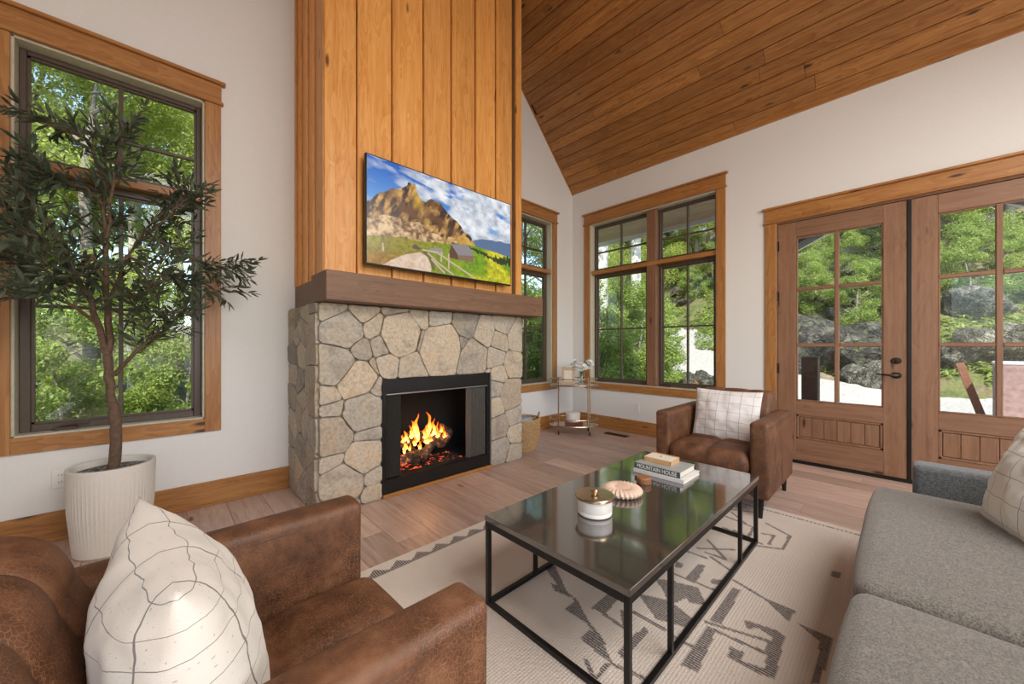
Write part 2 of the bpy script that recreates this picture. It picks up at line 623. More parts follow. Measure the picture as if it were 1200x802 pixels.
def ground_mat():
    t = NT('hillside_ground')
    at_ = t.n('ShaderNodeAttribute', attribute_name='gravel').outputs['Fac']
    c = t.coords()
    n1 = t.n('ShaderNodeTexNoise', i_Vector=c, i_Scale=.8, i_Detail=12.0, i_Roughness=.65).outputs[0]
    n2 = t.n('ShaderNodeTexNoise', i_Vector=c, i_Scale=14.0, i_Detail=4.0).outputs[0]
    moss = t.ramp(n1, [(.35, (.045, .05, .02)), (.48, (.13, .145, .04)), (.58, (.17, .125, .075)), (.75, (.30, .26, .20))])
    moss = t.mix(.5, moss, t.ramp(n2, [(.3, (.3, .3, .3)), (.65, (1, 1, 1))]), 'MULTIPLY')
    grav = t.ramp(n2, [(.3, (.27, .25, .235)), (.7, (.44, .415, .39))])
    e = t.math('ADD', at_, t.math('MULTIPLY', t.math('SUBTRACT', n1, .5), 1.2))
    f = t.ramp(e, [(.45, (0, 0, 0)), (.55, (1, 1, 1))])
    t.set(Base_Color=t.mix(f, moss, grav), Roughness=.95)
    t.bump(n2, .6, .04)
    return t.m


M['ground'] = ground_mat()


def rug_mat():
    t = NT('woven_rug')
    at_ = t.n('ShaderNodeAttribute', attribute_name='pattern').outputs['Fac']
    c = t.coords()
    sp = t.n('ShaderNodeSeparateXYZ', i_0=c)
    rows = t.math('ABSOLUTE', t.math('SUBTRACT', t.math('FRACT', t.math('MULTIPLY', sp.outputs[0], 85.0)), .5))
    cols = t.math('ABSOLUTE', t.math('SUBTRACT', t.math('FRACT', t.math('MULTIPLY', sp.outputs[1], 85.0)), .5))
    nz = t.n('ShaderNodeTexNoise', i_Vector=c, i_Scale=120.0, i_Detail=2.0).outputs[0]
    big = t.n('ShaderNodeTexNoise', i_Vector=c, i_Scale=2.0, i_Detail=2.0).outputs[0]
    weave = t.math('ADD', rows, cols)
    base = t.ramp(big, [(.3, (.66, .575, .505)), (.7, (.74, .66, .59))])
    base = t.mix(.35, base, t.ramp(weave, [(.15, (.6, .57, .53)), (.5, (1, 1, 1))]), 'MULTIPLY')
    dash = t.ramp(t.math('ADD', t.math('MULTIPLY', t.ramp(rows, [(.1, (0, 0, 0)), (.2, (1, 1, 1))]), .55), nz), [(.52, (0, 0, 0)), (.72, (1, 1, 1))])
    f = t.math('MULTIPLY', at_, t.math('ADD', t.math('MULTIPLY', dash, .75), .12))
    t.set(Base_Color=t.mix(f, base, (.06, .05, .055, 1)), Roughness=.97)
    t.bump(t.math('ADD', weave, nz), .6, .004)
    return t.m


M['rug'] = rug_mat()


def table_mat():
    t = NT('dark_quartz_top')
    c = t.coords()
    n = t.n('ShaderNodeTexNoise', i_Vector=c, i_Scale=3.0, i_Detail=5.0, i_Distortion=2.0).outputs[0]
    s = t.n('ShaderNodeTexNoise', i_Vector=c, i_Scale=300.0, i_Detail=1.0).outputs[0]
    col = t.ramp(n, [(.3, (.022, .02, .018)), (.7, (.05, .046, .042))])
    col = t.mix(t.ramp(s, [(.68, (0, 0, 0)), (.74, (1, 1, 1))]), col, (.2, .18, .15, 1))
    t.set(Base_Color=col, Roughness=.13, IOR=2.3, Coat_Weight=1.0, Coat_Roughness=.05, Coat_IOR=1.7)
    return t.m


M['table'] = table_mat()


def emis(name, col, strength):
    t = NT(name)
    t.set(Base_Color=(0, 0, 0), Emission_Color=(*col, 1), Emission_Strength=strength)
    return t.m


def flame_mat():
    t = NT('flame')
    g = t.n('ShaderNodeTexCoord').outputs['Generated']
    z = t.n('ShaderNodeSeparateXYZ', i_0=g).outputs[2]
    n = t.n('ShaderNodeTexNoise', i_Vector=t.coords((1, 1, .5)), i_Scale=22.0, i_Detail=3.0).outputs[0]
    h = t.math('ADD', z, t.math('MULTIPLY', t.math('SUBTRACT', n, .5), .8))
    col = t.ramp(h, [(0, (1, .62, .22)), (.3, (1, .38, .07)), (.65, (1, .16, .012)), (1, (.7, .05, 0))])
    em = t.n('ShaderNodeEmission', i_0=col)
    em.inputs[1].default_value = 3.0
    tr = t.n('ShaderNodeBsdfTransparent')
    lw = t.n('ShaderNodeLayerWeight')
    lw.inputs[0].default_value = .35
    a = t.math('ADD', t.math('ADD', lw.outputs['Facing'], t.math('MULTIPLY', z, .25)), t.math('MULTIPLY', t.math('SUBTRACT', n, .5), .9))
    f = t.ramp(a, [(.35, (0, 0, 0)), (.75, (1, 1, 1))])
    mx = t.n('ShaderNodeMixShader', i_0=f)
    t.link(em.outputs[0], mx.inputs[1])
    t.link(tr.outputs[0], mx.inputs[2])
    t.link(mx.outputs[0], t.out.inputs[0])
    return t.m


M['flame'] = flame_mat()


def log_mat():
    t = NT('charred_log')
    c = t.coords(rnd=4)
    n = t.n('ShaderNodeTexNoise', i_Vector=c, i_Scale=16.0, i_Detail=5.0).outputs[0]
    v = t.n('ShaderNodeTexVoronoi', i_Vector=c, i_Scale=26.0, feature='DISTANCE_TO_EDGE').outputs[0]
    col = t.ramp(n, [(.35, (.02, .014, .01)), (.55, (.09, .055, .035)), (.75, (.22, .15, .10))])
    e = t.math('MULTIPLY', t.ramp(v, [(0, (1, 1, 1)), (.12, (0, 0, 0))]), t.ramp(n, [(.55, (0, 0, 0)), (.69, (1, 1, 1))]))
    t.set(Base_Color=col, Roughness=.9, Emission_Color=(1, .12, .02, 1), Emission_Strength=t.math('MULTIPLY', e, 1.6))
    t.bump(t.math('ADD', n, v), .8, .02)
    return t.m


M['log'] = log_mat()


def ember_mat():
    t = NT('embers')
    c = t.coords()
    n = t.n('ShaderNodeTexNoise', i_Vector=c, i_Scale=24.0, i_Detail=3.0).outputs[0]
    t.set(Base_Color=(.02, .015, .012), Roughness=.9, Emission_Color=(1, .10, .015, 1), Emission_Strength=t.math('MULTIPLY', t.ramp(n, [(.56, (0, 0, 0)), (.7, (1, 1, 1))]), 1.6))
    t.bump(n, 1, .02)
    return t.m


M['ember'] = ember_mat()

# ---------------------------------------------------------------- room shell
XL, XR, YB, YR = -1.11, 4.68, 3.559, -4.4
EAVE = 3.556
RX = (XL + XR) / 2
RZ = EAVE + (XR - RX)
WT = .16
CW = .095      # casing width


def wall_y(name, x0, x1, y, thick, holes, gable=False):
    """wall across y=const, inner face at y, growing by thick; holes = (x0,x1,z0,z1)"""
    mb = MB()
    ztop = lambda x: EAVE + min(x - XL, XR - x) if gable else EAVE
    xs = sorted(set([x0, x1] + [h[0] for h in holes] + [h[1] for h in holes] + ([RX] if gable else [])))
    for a, b in zip(xs[:-1], xs[1:]):
        segs = [(-.2, None)]
        for h in holes:
            if h[0] <= a + 1e-6 and h[1] >= b - 1e-6:
                segs = [(-.2, h[2]), (h[3], None)]
        for z0, z1 in segs:
            zt = (ztop(a), ztop(b)) if z1 is None else (z1, z1)
            P = [(a, y, z0), (b, y, z0), (b, y, zt[1]), (a, y, zt[0])]
            P += [(p[0], y + thick, p[2]) for p in P]
            mb.add(P, [(0, 1, 2, 3), (7, 6, 5, 4), (0, 4, 5, 1), (1, 5, 6, 2), (2, 6, 7, 3), (3, 7, 4, 0)])
    return mb.build(name, M['paint'], kind='structure')


def wall_x(name, y0, y1, x, thick, holes):
    mb = MB()
    ys = sorted(set([y0, y1] + [h[0] for h in holes] + [h[1] for h in holes]))
    for a, b in zip(ys[:-1], ys[1:]):
        segs = [(-.2, EAVE)]
        for h in holes:
            if h[0] <= a + 1e-6 and h[1] >= b - 1e-6:
                segs = [(-.2, h[2]), (h[3], EAVE)]
        for z0, z1 in segs:
            if z1 > z0:
                mb.box(x, x + thick, a, b, z0, z1)
    return mb.build(name, M['paint'], kind='structure')


WZ0, WZ1 = .645, 2.99
W_left = (-.622, .245, WZ0, WZ1)
W_small = (3.325, 4.190, WZ0, WZ1)
W_right = (1.491, 3.233, WZ0, WZ1)
D_hole = (-.978, .918, -.2, 2.462)
wall_y('wall_back', XL, XR, YB, WT, [W_left, W_small], True)
wall_x('wall_right', YR, YB + WT, XR, WT, [W_right, D_hole])
wall_x('wall_left', YR, YB + WT, XL, -WT, [(-3.6, -.6, .1, 2.5)])  # unseen opening added to let sky light into the room
wall_y('wall_front', XL, XR, YR, -WT, [(-.6, 1.4, .1, 2.6), (2.0, 4.2, .1, 2.6)], True)  # two more openings out of view, added for daylight from behind

# floor planks
slab = MB().box(XL - WT, XR + WT, YR - WT, YB + WT, -.3, -.013).build('floor', M['mortar'], kind='structure')
PW = .2245
i = 0
rf = random.Random(3)
x = 1.04 - PW * 10
slots = []
while x < XR:
    y = YR - rf.random() * 1.6
    if True:
        while y < YB:
            L = rf.choice([1.5, 1.83, 2.2])
            a, b = max(x, XL), min(x + PW, XR)
            c, d = max(y, YR), min(y + L, YB)
            if b - a > .02 and d - c > .02:
                slots.append((a, b, c, d))
            y += L
    x += PW
for (a, b, c, d) in slots:
    MB().box(a + .0008, b - .0008, c + .0008, d - .0008, -.013, 0, ch=.0018).build('plank', M['floor'], slab)

# ceiling boards
ceil_bg = MB()
for s in (-1, 1):
    ex = XR if s > 0 else XL
    P = [(ex + s * .25, YR - .3, EAVE + .03 - .25), (ex + s * .25, YB + .6, EAVE + .03 - .25), (RX, YB + .6, RZ + .03), (RX, YR - .3, RZ + .03)]
    P += [(p[0], p[1], p[2] + .25) for p in P]
    ceil_bg.add(P, [(0, 1, 2, 3), (7, 6, 5, 4), (0, 4, 5, 1), (1, 5, 6, 2), (2, 6, 7, 3), (3, 7, 4, 0)])
ceiling = ceil_bg.build('ceiling', M['chase_dark'], kind='structure')
BW = .135
nrow = int((XR - RX) * math.sqrt(2) / BW)
rc = random.Random(11)
for s in (1, -1):
    for r in range(nrow + 1):
        # board frame: origin on eave line, u up the slope, y along
        y = YR - rc.random() * 2
        while y < YB:
            L = rc.choice([2.4, 3.0, 3.6]) if s > 0 else 4.5
            c, d = max(y, YR), min(y + L, YB)
            if d - c > .05:
                mb = MB()
                u0, u1 = r * BW, min((r + 1) * BW, (XR - RX) * math.sqrt(2))
                mb.box(u0 + .002, u1 - .002, c + .0008, d - .0008, -.012, .012, ch=.0045)
                ang = PI / 4
                if s > 0:
                    Mx = Matrix.Translation((XR, 0, EAVE)) @ Matrix(((-math.cos(ang), 0, math.sin(ang), 0), (0, 1, 0, 0), (math.sin(ang), 0, math.cos(ang), 0), (0, 0, 0, 1)))
                else:
                    Mx = Matrix.Translation((XL, 0, EAVE)) @ Matrix(((math.cos(ang), 0, -math.sin(ang), 0), (0, 1, 0, 0), (math.sin(ang), 0, math.cos(ang), 0), (0, 0, 0, 1)))
                mb.v = [tuple(Mx @ Vector(p)) for p in mb.v]
                mb.build('board', M['ceil'], ceiling)
            y += L
MB().box(XR - .03, XR, YR, YB, EAVE - .022, EAVE + .022).build('trim_1', M['trim_y'], kind='structure')
for s in (1, -1):
    mb = MB()
    ex = XR if s > 0 else XL
    P = [(ex, YB - .014, EAVE - .035), (RX, YB - .014, RZ - .035), (RX, YB - .014, RZ), (ex, YB - .014, EAVE)]
    P += [(p[0], YB, p[2]) for p in P]
    mb.add(P, [(0, 1, 2, 3), (7, 6, 5, 4), (0, 4, 5, 1), (1, 5, 6, 2), (2, 6, 7, 3), (3, 7, 4, 0)])
    mb.build('trim_%d' % (2 if s > 0 else 3), M['trim_x'], kind='structure')

# baseboards
BH = .176


def baseboard(name, axis, a, b, w):
    o = setting(name)
    if axis == 'x':
        MB().box(a, b, w - .016, w, 0, BH, ch=.003).build('board', M['trim_x'], o)
        MB().box(a, b, w - .028, w - .016, 0, .02, ch=.004).build('shoe_moulding', M['trim_x'], o)
    else:
        MB().box(w - .016, w, a, b, 0, BH, ch=.003).build('board', M['trim_y'], o)
        MB().box(w - .028, w - .016, a, b, 0, .02, ch=.004).build('shoe_moulding', M['trim_y'], o)


baseboard('baseboard_back', 'x', XL, .80, YB)
o = baseboard('baseboard_back_right', 'x', 2.79, XR, YB)
baseboard('baseboard_right', 'y', 1.015, YB - .016, XR)


# ---------------------------------------------------------------- windows
def window(name, axis, wall, a0, a1, z0, z1, posts=(), crank=True):
    """axis 'x': wall at y=wall, outward +y ; axis 'y': wall at x=wall, outward +x"""
    root = setting(name)
    mx, mz = (M['trim_x'], M['trim_z']) if axis == 'x' else (M['trim_y'], M['trim_z'])

    def bx(u0, u1, d0, d1, c0, c1, ch=.002):
        mb = MB()
        if axis == 'x':
            return mb.box(u0, u1, wall + d0, wall + d1, c0, c1, ch=ch)
        return mb.box(wall + d0, wall + d1, u0, u1, c0, c1, ch=ch)
    p = -.019
    bx(a0 - CW, a0, p, 0, z0 - CW, z1).build('casing', mz, root)
    bx(a1, a1 + CW, p, 0, z0 - CW, z1).build('casing', mz, root)
    bx(a0, a1, p, 0, z0 - CW, z0).build('apron', mx, root)
    bx(a0 - CW - .014, a1 + CW + .014, p - .016, 0, z1, z1 + .022, .004).build('cap_moulding', mx, root)
    bx(a0 - CW - .002, a1 + CW + .002, p - .003, 0, z1 + .022, z1 + .148).build('header', mx, root)
    bx(a0 - CW - .026, a1 + CW + .026, p - .028, 0, z1 + .148, z1 + .172, .005).build('cap_moulding', mx, root)
    # jamb liner
    D = .158
    bx(a0, a0 + .012, 0, D, z0, z1).build('jamb', M['jamb'], root)
    bx(a1 - .012, a1, 0, D, z0, z1).build('jamb', M['jamb'], root)
    bx(a0, a1, 0, D, z1 - .012, z1).build('jamb', M['jamb'], root)
    bx(a0, a1, 0, D, z0, z0 + .012).build('sill', M['jamb'], root)
    tz0, tz1 = 2.245, 2.30
    cols = [a0 + .012] + [q for pp in posts for q in pp] + [a1 - .012]
    for q0, q1 in posts:
        bx(q0, q1, .015, D + .004, z0 + .012, z1 - .012).build('mullion', M['door_z'], root)
    bx(a0 + .012, a1 - .012, .012, D + .004, tz0, tz1, .004).build('transom_bar', M['trim_x'] if axis == 'x' else M['trim_y'], root)
    for k in range(0, len(cols), 2):
        c0, c1 = cols[k], cols[k + 1]
        for (s0, s1, hb) in ((z0 + .012, tz0, 1.43), (tz1, z1 - .012, 2.582)):
            lowr = s0 < 1
            fw = .045 if lowr else .03
            if axis == 'x':
                f0, f1 = .095, .150
            else:
                f0, f1 = .095, .150
            fb = MB()
            for q in ((c0, c0 + fw, s0, s1), (c1 - fw, c1, s0, s1), (c0 + fw, c1 - fw, s1 - fw, s1), (c0 + fw, c1 - fw, s0, s0 + fw)):
                if axis == 'x':
                    fb.box(q[0], q[1], wall + f0, wall + f1, q[2], q[3], ch=.004)
                else:
                    fb.box(wall + f0, wall + f1, q[0], q[1], q[2], q[3], ch=.004)
            sash = fb.build('sash', M['frame'], root)
            # stop bead
            g0, g1, h0, h1 = c0 + fw, c1 - fw, s0 + fw, s1 - fw
            bb = MB()
            for q in ((g0, g0 + .012, h0, h1), (g1 - .012, g1, h0, h1), (g0, g1, h1 - .012, h1), (g0, g1, h0, h0 + .012)):
                if axis == 'x':
                    bb.box(q[0], q[1], wall + .11, wall + .14, q[2], q[3])
                else:
                    bb.box(wall + .11, wall + .14, q[0], q[1], q[2], q[3])
            bb.build('glazing_bead', M['frame'], sash)
            bx(g0, g1, .128, .132, h0, h1, 0).build('pane', M['glass'], sash)
            mid = (g0 + g1) / 2
            bx(mid - .011, mid + .011, .114, .146, h0, h1).build('muntin', M['frame'], sash)
            bx(g0, g1, .116, .144, hb - .010, hb + .010).build('muntin', M['frame'], sash)
            if lowr:
                cx = c0 + (c1 - c0) * (.22 if axis == 'x' else .82)
                cr = MB()
                if axis == 'x':
                    cr.box(cx - .05, cx + .05, wall + .05, wall + .09, z0 + .012, z0 + .03, ch=.006)
                    cr.tube([(cx - .03, wall + .07, z0 + .035), (cx + .03, wall + .068, z0 + .045), (cx + .10, wall + .07, z0 + .04)], .007, 6)
                else:
                    cr.box(wall + .05, wall + .09, cx - .05, cx + .05, z0 + .012, z0 + .03, ch=.006)
                    cr.tube([(wall + .07, cx - .03, z0 + .035), (wall + .068, cx + .03, z0 + .045), (wall + .07, cx + .08, z0 + .04)], .007, 6)
                cr.build('crank_handle', M['frame'], sash)
    return root


window('window_1', 'x', YB, *W_left)
window('window_2', 'x', YB, *W_small)
window('window_3', 'y', XR, *W_right, posts=((2.226, 2.352),))

# ---------------------------------------------------------------- french doors
case = setting('trim_4')
cz = 2.462
MB().box(XR - .019, XR, .918, 1.015, 0, cz, ch=.002).build('casing', M['trim_z'], case)
MB().box(XR - .019, XR, -.978 - CW, -.978, 0, cz, ch=.002).build('casing', M['trim_z'], case)
MB().box(XR - .035, XR, -1.09, 1.03, cz, cz + .02, ch=.004).build('cap_moulding', M['trim_y'], case)
MB().box(XR - .022, XR, -1.075, 1.016, cz + .02, cz + .146, ch=.002).build('header', M['trim_y'], case)
MB().box(XR - .045, XR, -1.10, 1.04, cz + .146, cz + .168, ch=.005).build('cap_moulding', M['trim_y'], case)
MB().box(XR, XR + .15, .910, .918, 0, cz).build('jamb', M['door_z'], case)
MB().box(XR, XR + .15, -.978, -.972, 0, cz).build('jamb', M['door_z'], case)
MB().box(XR, XR + .15, -.972, .91, 2.448, cz).build('jamb', M['door_y'], case)
MB().box(XR - .01, XR + .16, -.972, .91, 0, .022, ch=.006).build('threshold', M['black'], case)


def door(name, y0, y1, g0, g1, gm, p0, p1, hinge_y, hardware):
    """y0<y1 leaf extents"""
    r = setting(name)
    X0, X1 = XR + .012, XR + .056
    zb, zt = .028, 2.444
    gz0, gz1 = .63, 2.285
    MB().box(X0, X1, y0, g0, zb, zt, ch=.002).build('stile', M['door_z'], r)
    MB().box(X0, X1, g1, y1, zb, zt, ch=.002).build('stile', M['door_z'], r)
    MB().box(X0, X1, g0, g1, gz1, zt, ch=.002).build('top_rail', M['door_y'], r)
    MB().box(X0, X1, g0, g1, .49, gz0, ch=.002).build('middle_rail', M['door_y'], r)
    MB().box(X0, X1, g0, g1, zb, .245, ch=.002).build('bottom_rail', M['door_y'], r)
    # raised plank panel with moulding
    mo = MB()
    a, b = g0, g1
    for q in ((a, a + .022, .245, .49), (b - .022, b, .245, .49), (a, b, .468, .49), (a, b, .245, .267)):
        mo.box(X0 + .006, X1, q[0], q[1], q[2], q[3], ch=.004)
    mo.build('panel_moulding', M['door_z'], r)
    MB().box(X0 + .030, X1, a, b, .245, .49).build('panel_back', M['door_z'], r)
    n = 6
    w = (b - a - .05) / n
    for k in range(n):
        MB().box(X0 + .012, X1, a + .025 + k * w + .0015, a + .025 + (k + 1) * w - .0015, .27, .465, ch=.0025).build('panel_plank', M['door_z'], r)
    # muntins and panes
    MB().box(X0 + .004, X1, gm - .018, gm + .018, gz0, gz1, ch=.006).build('muntin', M['door_z'], r)
    for z in (1.192, 1.756):
        MB().box(X0 + .004, X1, g0, gm - .018, z - .018, z + .018, ch=.006).build('muntin', M['door_y'], r)
        MB().box(X0 + .004, X1, gm + .018, g1, z - .018, z + .018, ch=.006).build('muntin', M['door_y'], r)
    be = MB()
    for q in ((g0, g0 + .012, gz0, gz1), (g1 - .012, g1, gz0, gz1), (g0, g1, gz1 - .012, gz1), (g0, g1, gz0, gz0 + .012)):
        be.box(X0 + .006, X1 - .006, q[0], q[1], q[2], q[3], ch=.004)
    be.build('glazing_bead', M['door_z'], r)
    for (ya, yb) in ((g0, gm - .018), (gm + .018, g1)):
        for (za, zb_) in ((gz0, 1.174), (1.21, 1.738), (1.774, gz1)):
            MB().box(X0 + .020, X0 + .026, ya, yb, za, zb_).build('pane', M['glass'], r)
    for z in (.22, .95, 1.70, 2.22):
        hb = MB().tube([(X0 - .006, hinge_y, z - .05), (X0 - .006, hinge_y, z + .05)], .007, 8)
        hb.box(X0 - .003, X0 + .001, hinge_y - .018, hinge_y + .006, z - .05, z + .05)
        hb.build('hinge', M['bronze'], r)
    if hardware:
        hy = .047
        for z, nm in ((1.053, 'deadbolt'), (.925, 'door_handle')):
            hb = MB()
            prof = [(.0, 0), (.033, 0), (.034, .008), (.028, .014), (.0, .016)]
            V = []
            hb.lathe([(r_, h) for r_, h in prof], n=20, sx=1, sy=.8)
            hb.v = [(X0 - p[2], hy + p[0], z + p[1]) for p in hb.v]
            if nm == 'deadbolt':
                hb.box(X0 - .035, X0 - .012, hy - .006, hy + .006, z - .018, z + .018, ch=.004)
            else:
                hb.tube([(X0 - .01, hy, z), (X0 - .045, hy, z), (X0 - .05, hy + .012, z), (X0 - .048, hy + .07, z + .003), (X0 - .04, hy + .13, z + .008)], [.010, .010, .009, .007, .004], 8)
            hb.build(nm, M['bronze'], r, smooth=True)
    return r


door('door_1', -.028, .908, .128, .755, .443, .12, .745, .913, True)
door('door_2', -.970, -.034, -.820, -.195, -.506, -.745, -.12, -.975, False)
MB().box(XR + .002, XR + .012, -.045, -.018, .03, 2.44, ch=.003).build('trim_5', M['black'], kind='structure')


# ---------------------------------------------------------------- outlets and vent
def outlet(loc, rz, label):
    t = thing('wall_outlet', label, 'outlet', loc, rz)
    MB().box(-.036, .036, -.006, 0, -.058, .058, ch=.004).build('cover_plate', M['white_plastic'], t)
    for z in (-.022, .022):
        s = MB().lathe([(.0, 0), (.016, 0), (.016, .003), (.0, .003)], n=16)
        s.v = [(p[0], -.006 - p[2], z + p[1]) for p in s.v]
        r = s.build('socket', M['white_plastic'], t)
        MB().box(-.007, -.005, -.0105, -.009, z - .004, z + .006).box(.005, .007, -.0105, -.009, z - .004, z + .006).build('slot', M['black'], r)


outlet((XR - .0005, 2.475, .352), -PI / 2, 'white electrical outlet plate low on the wall below the large right-hand window')
outlet((-.437, YB - .0005, .37), 0, 'white electrical outlet plate on the wall just left of the white ribbed planter')
t = thing('floor_vent', 'bronze slotted vent set in the floor along the baseboard under the large window', 'vent', (4.42, 2.64, .0005))
MB().box(-.055, .055, -.165, .165, 0, .004, ch=.002).build('vent_frame', M['bronze'], t)
for k in range(12):
    MB().box(-.04, .04, -.15 + k * .0265, -.14 + k * .0265, .004, .0065).build('slat', M['black'], t)

# ---------------------------------------------------------------- fireplace
SX0, SX1, SY = .81, 2.765, 2.80     # mortar core faces (stones stand proud)
FX0, FX1, FZ = 1.252, 2.342, .922
fp = thing('fireplace', 'large fieldstone fireplace with a thick dark timber mantel and a lit firebox', 'fireplace')
core = MB()
core.box(SX0, FX0 + .004, SY, YB, 0, 1.487)
core.box(FX1 - .004, SX1, SY, YB, 0, 1.487)
core.box(FX0, FX1, SY, YB, FZ, 1.487)
core.build('mortar_core', M['mortar'], fp)


def clip(poly, nx, ny, c):
    out = []
    for i_ in range(len(poly)):
        p, q = poly[i_], poly[(i_ + 1) % len(poly)]
        dp, dq = nx * p[0] + ny * p[1] - c, nx * q[0] + ny * q[1] - c
        if dp <= 0:
            out.append(p)
        if dp * dq < 0:
            s_ = dp / (dp - dq)
            out.append((p[0] + (q[0] - p[0]) * s_, p[1] + (q[1] - p[1]) * s_))
    return out


def area(p):
    return abs(sum(p[i_][0] * p[(i_ + 1) % len(p)][1] - p[(i_ + 1) % len(p)][0] * p[i_][1] for i_ in range(len(p)))) / 2 if len(p) > 2 else 0


def inset(poly, d):
    # keep poly ccw, clip by shifted edges
    sgn = sum(poly[i_][0] * poly[(i_ + 1) % len(poly)][1] - poly[(i_ + 1) % len(poly)][0] * poly[i_][1] for i_ in range(len(poly)))
    if sgn < 0:
        poly = poly[::-1]
    out = list(poly)
    for i_ in range(len(poly)):
        p, q = poly[i_], poly[(i_ + 1) % len(poly)]
        ex, ey = q[0] - p[0], q[1] - p[1]
        l = math.hypot(ex, ey)
        if l < 1e-6:
            continue
        nx, ny = ey / l, -ex / l
        out = clip(out, nx, ny, nx * p[0] + ny * p[1] - d)
        if len(out) < 3:
            return []
    return out


def round_poly(poly, r, rg):
    out = []
    n = len(poly)
    for i_ in range(n):
        p0, p, p2 = poly[i_ - 1], poly[i_], poly[(i_ + 1) % n]
        for e, w in ((p0, 1), (p2, 1)):
            l = math.hypot(e[0] - p[0], e[1] - p[1])
            k = min(r, l * .3) / max(l, 1e-6)
            out.append((p[0] + (e[0] - p[0]) * k, p[1] + (e[1] - p[1]) * k))
        l = math.hypot(p2[0] - p[0], p2[1] - p[1])
        if l > .07:
            mx, my = (p[0] + p2[0]) / 2, (p[1] + p2[1]) / 2
            j = (rg.random() - .65) * .011
            nx, ny = (p2[1] - p[1]) / l, -(p2[0] - p[0]) / l
            out.append((mx + nx * j, my + ny * j))
    return out


def stones(seeds, x0, x1, z0, z1, hole, place, seed, joint=.0022, wts={}):
    rg = random.Random(seed)
    for i_, s in enumerate(seeds):
        poly = [(x0, z0), (x1, z0), (x1, z1), (x0, z1)]
        for j, q in enumerate(seeds):
            if j == i_:
                continue
            nx, ny = q[0] - s[0], q[1] - s[1]
            c = (nx * (q[0] + s[0]) + ny * (q[1] + s[1])) / 2 + (wts.get(i_, 0) - wts.get(j, 0)) / 2
            poly = clip(poly, nx, ny, c)
            if len(poly) < 3:
                break
        if len(poly) < 3:
            continue
        pieces = [poly]
        if hole:
            hx0, hx1, hz = hole
            opts = [clip(poly, 1, 0, hx0), clip(poly, -1, 0, -hx1), clip(poly, 0, -1, -hz)]
            best = max(opts, key=area)
            if area(best) < area(poly) - 1e-5:
                pieces = [best]
                # the rest of the cell on another side of the opening becomes its own stone
                for o_ in opts:
                    if o_ is best or area(o_) < .004:
                        continue
                    if best is opts[2]:
                        rest = clip(o_, 0, 1, hz)
                    elif o_ is opts[2]:
                        rest = clip(o_, -1, 0, -hx0) if best is opts[0] else clip(o_, 1, 0, hx1)
                    else:
                        rest = []
                    if area(rest) > .002:
                        pieces.append(rest)
        for pc in pieces:
            pc = inset(pc, joint)
            if len(pc) < 3 or area(pc) < .0006:
                continue
            pc = round_poly(pc, .018, rg)
            dep = .024 + rg.random() * .012
            tilt = ((rg.random() - .5) * .05, (rg.random() - .5) * .05)
            cx = sum(p[0] for p in pc) / len(pc)
            cz_ = sum(p[1] for p in pc) / len(pc)
            n = len(pc)
            rings = []
            for k, h in ((1.0, -.02), (1.0, dep * .80), (.982, dep * .97), (.88, dep + .001), (.45, dep + .002)):
                ring = []
                for p in pc:
                    x_, z_ = cx + (p[0] - cx) * k, cz_ + (p[1] - cz_) * k
                    hh = h if h < 0 else max(.004, h + (x_ - cx) * tilt[0] + (z_ - cz_) * tilt[1] + (noise.noise(Vector((x_ * 9, z_ * 9, seed))) * .008 if k < 1 else 0))
                    ring.append(place(x_, hh, z_))
                rings.append(ring)
            V = [p for r_ in rings for p in r_] + [place(cx, dep + .002, cz_)]
            F = []
            for a in range(len(rings) - 1):
                for k in range(n):
                    F.append((a * n + k, a * n + (k + 1) % n, (a + 1) * n + (k + 1) % n, (a + 1) * n + k))
            a = (len(rings) - 1) * n
            for k in range(n):
                F.append((a + k, a + (k + 1) % n, len(V) - 1))
            MB().add(V, F).build('stone', M['stone'], fp, smooth=True)


front_seeds = [(0.899, 1.422), (1.103, 1.427), (0.969, 1.292), (1.181, 1.324), (1.403, 1.277), (1.078, 1.156), (1.248, 1.195), (0.91, 1.037), (1.05, 0.93), (1.16, 1.015), (1.289, 1.049), (1.176, 0.85), (1.50, 1.02), (1.585, 1.23), (1.785, 1.167), (1.74, 1.423), (2.06, 1.386), (2.0, 1.2), (2.261, 1.313), (2.138, 1.086), (2.503, 1.394), (2.458, 1.24), (2.679, 1.27), (2.404, 1.065), (2.635, 0.99), (2.435, 0.90), (0.876, 0.84), (0.899, 0.725), (1.10, 0.69), (0.888, 0.546), (1.12, 0.521), (0.992, 0.455), (0.899, 0.376), (1.10, 0.345), (0.969, 0.19), (1.16, 0.192), (1.168, 0.062), (2.621, 0.676), (2.404, 0.763), (2.413, 0.594), (2.669, 0.461), (2.458, 0.386), (2.694, 0.281), (2.48, 0.145), (2.669, 0.073), (1.60, 1.42), (1.36, 1.46), (.86, .04), (1.04, .03)]
stones(front_seeds, SX0 - .012, SX1 + .012, 0.0, 1.486, (FX0, FX1, FZ), lambda a, d, c: (a, SY - d, c), 5, wts={2: .012, 4: .022, 7: .016, 8: .016, 14: .034, 19: .014, 28: .018, 29: .016, 33: .014, 34: .018, 37: .012, 16: .006, 18: .006, 9: -.007, 13: -.006, 0: -.003, 45: -.003, 46: -.004, 31: -.006, 47: -.006, 48: -.006, 11: -.003, 10: -.003, 17: -.006})
rs = random.Random(21)


def side_seeds():
    out = []
    z = .09
    while z < 1.5:
        n = rs.choice([3, 4, 3])
        for k in range(n):
            out.append((SY + (k + .5 + (rs.random() - .5) * .5) * (YB - SY) / n, z + (rs.random() - .5) * .12))
        z += .17
    return out


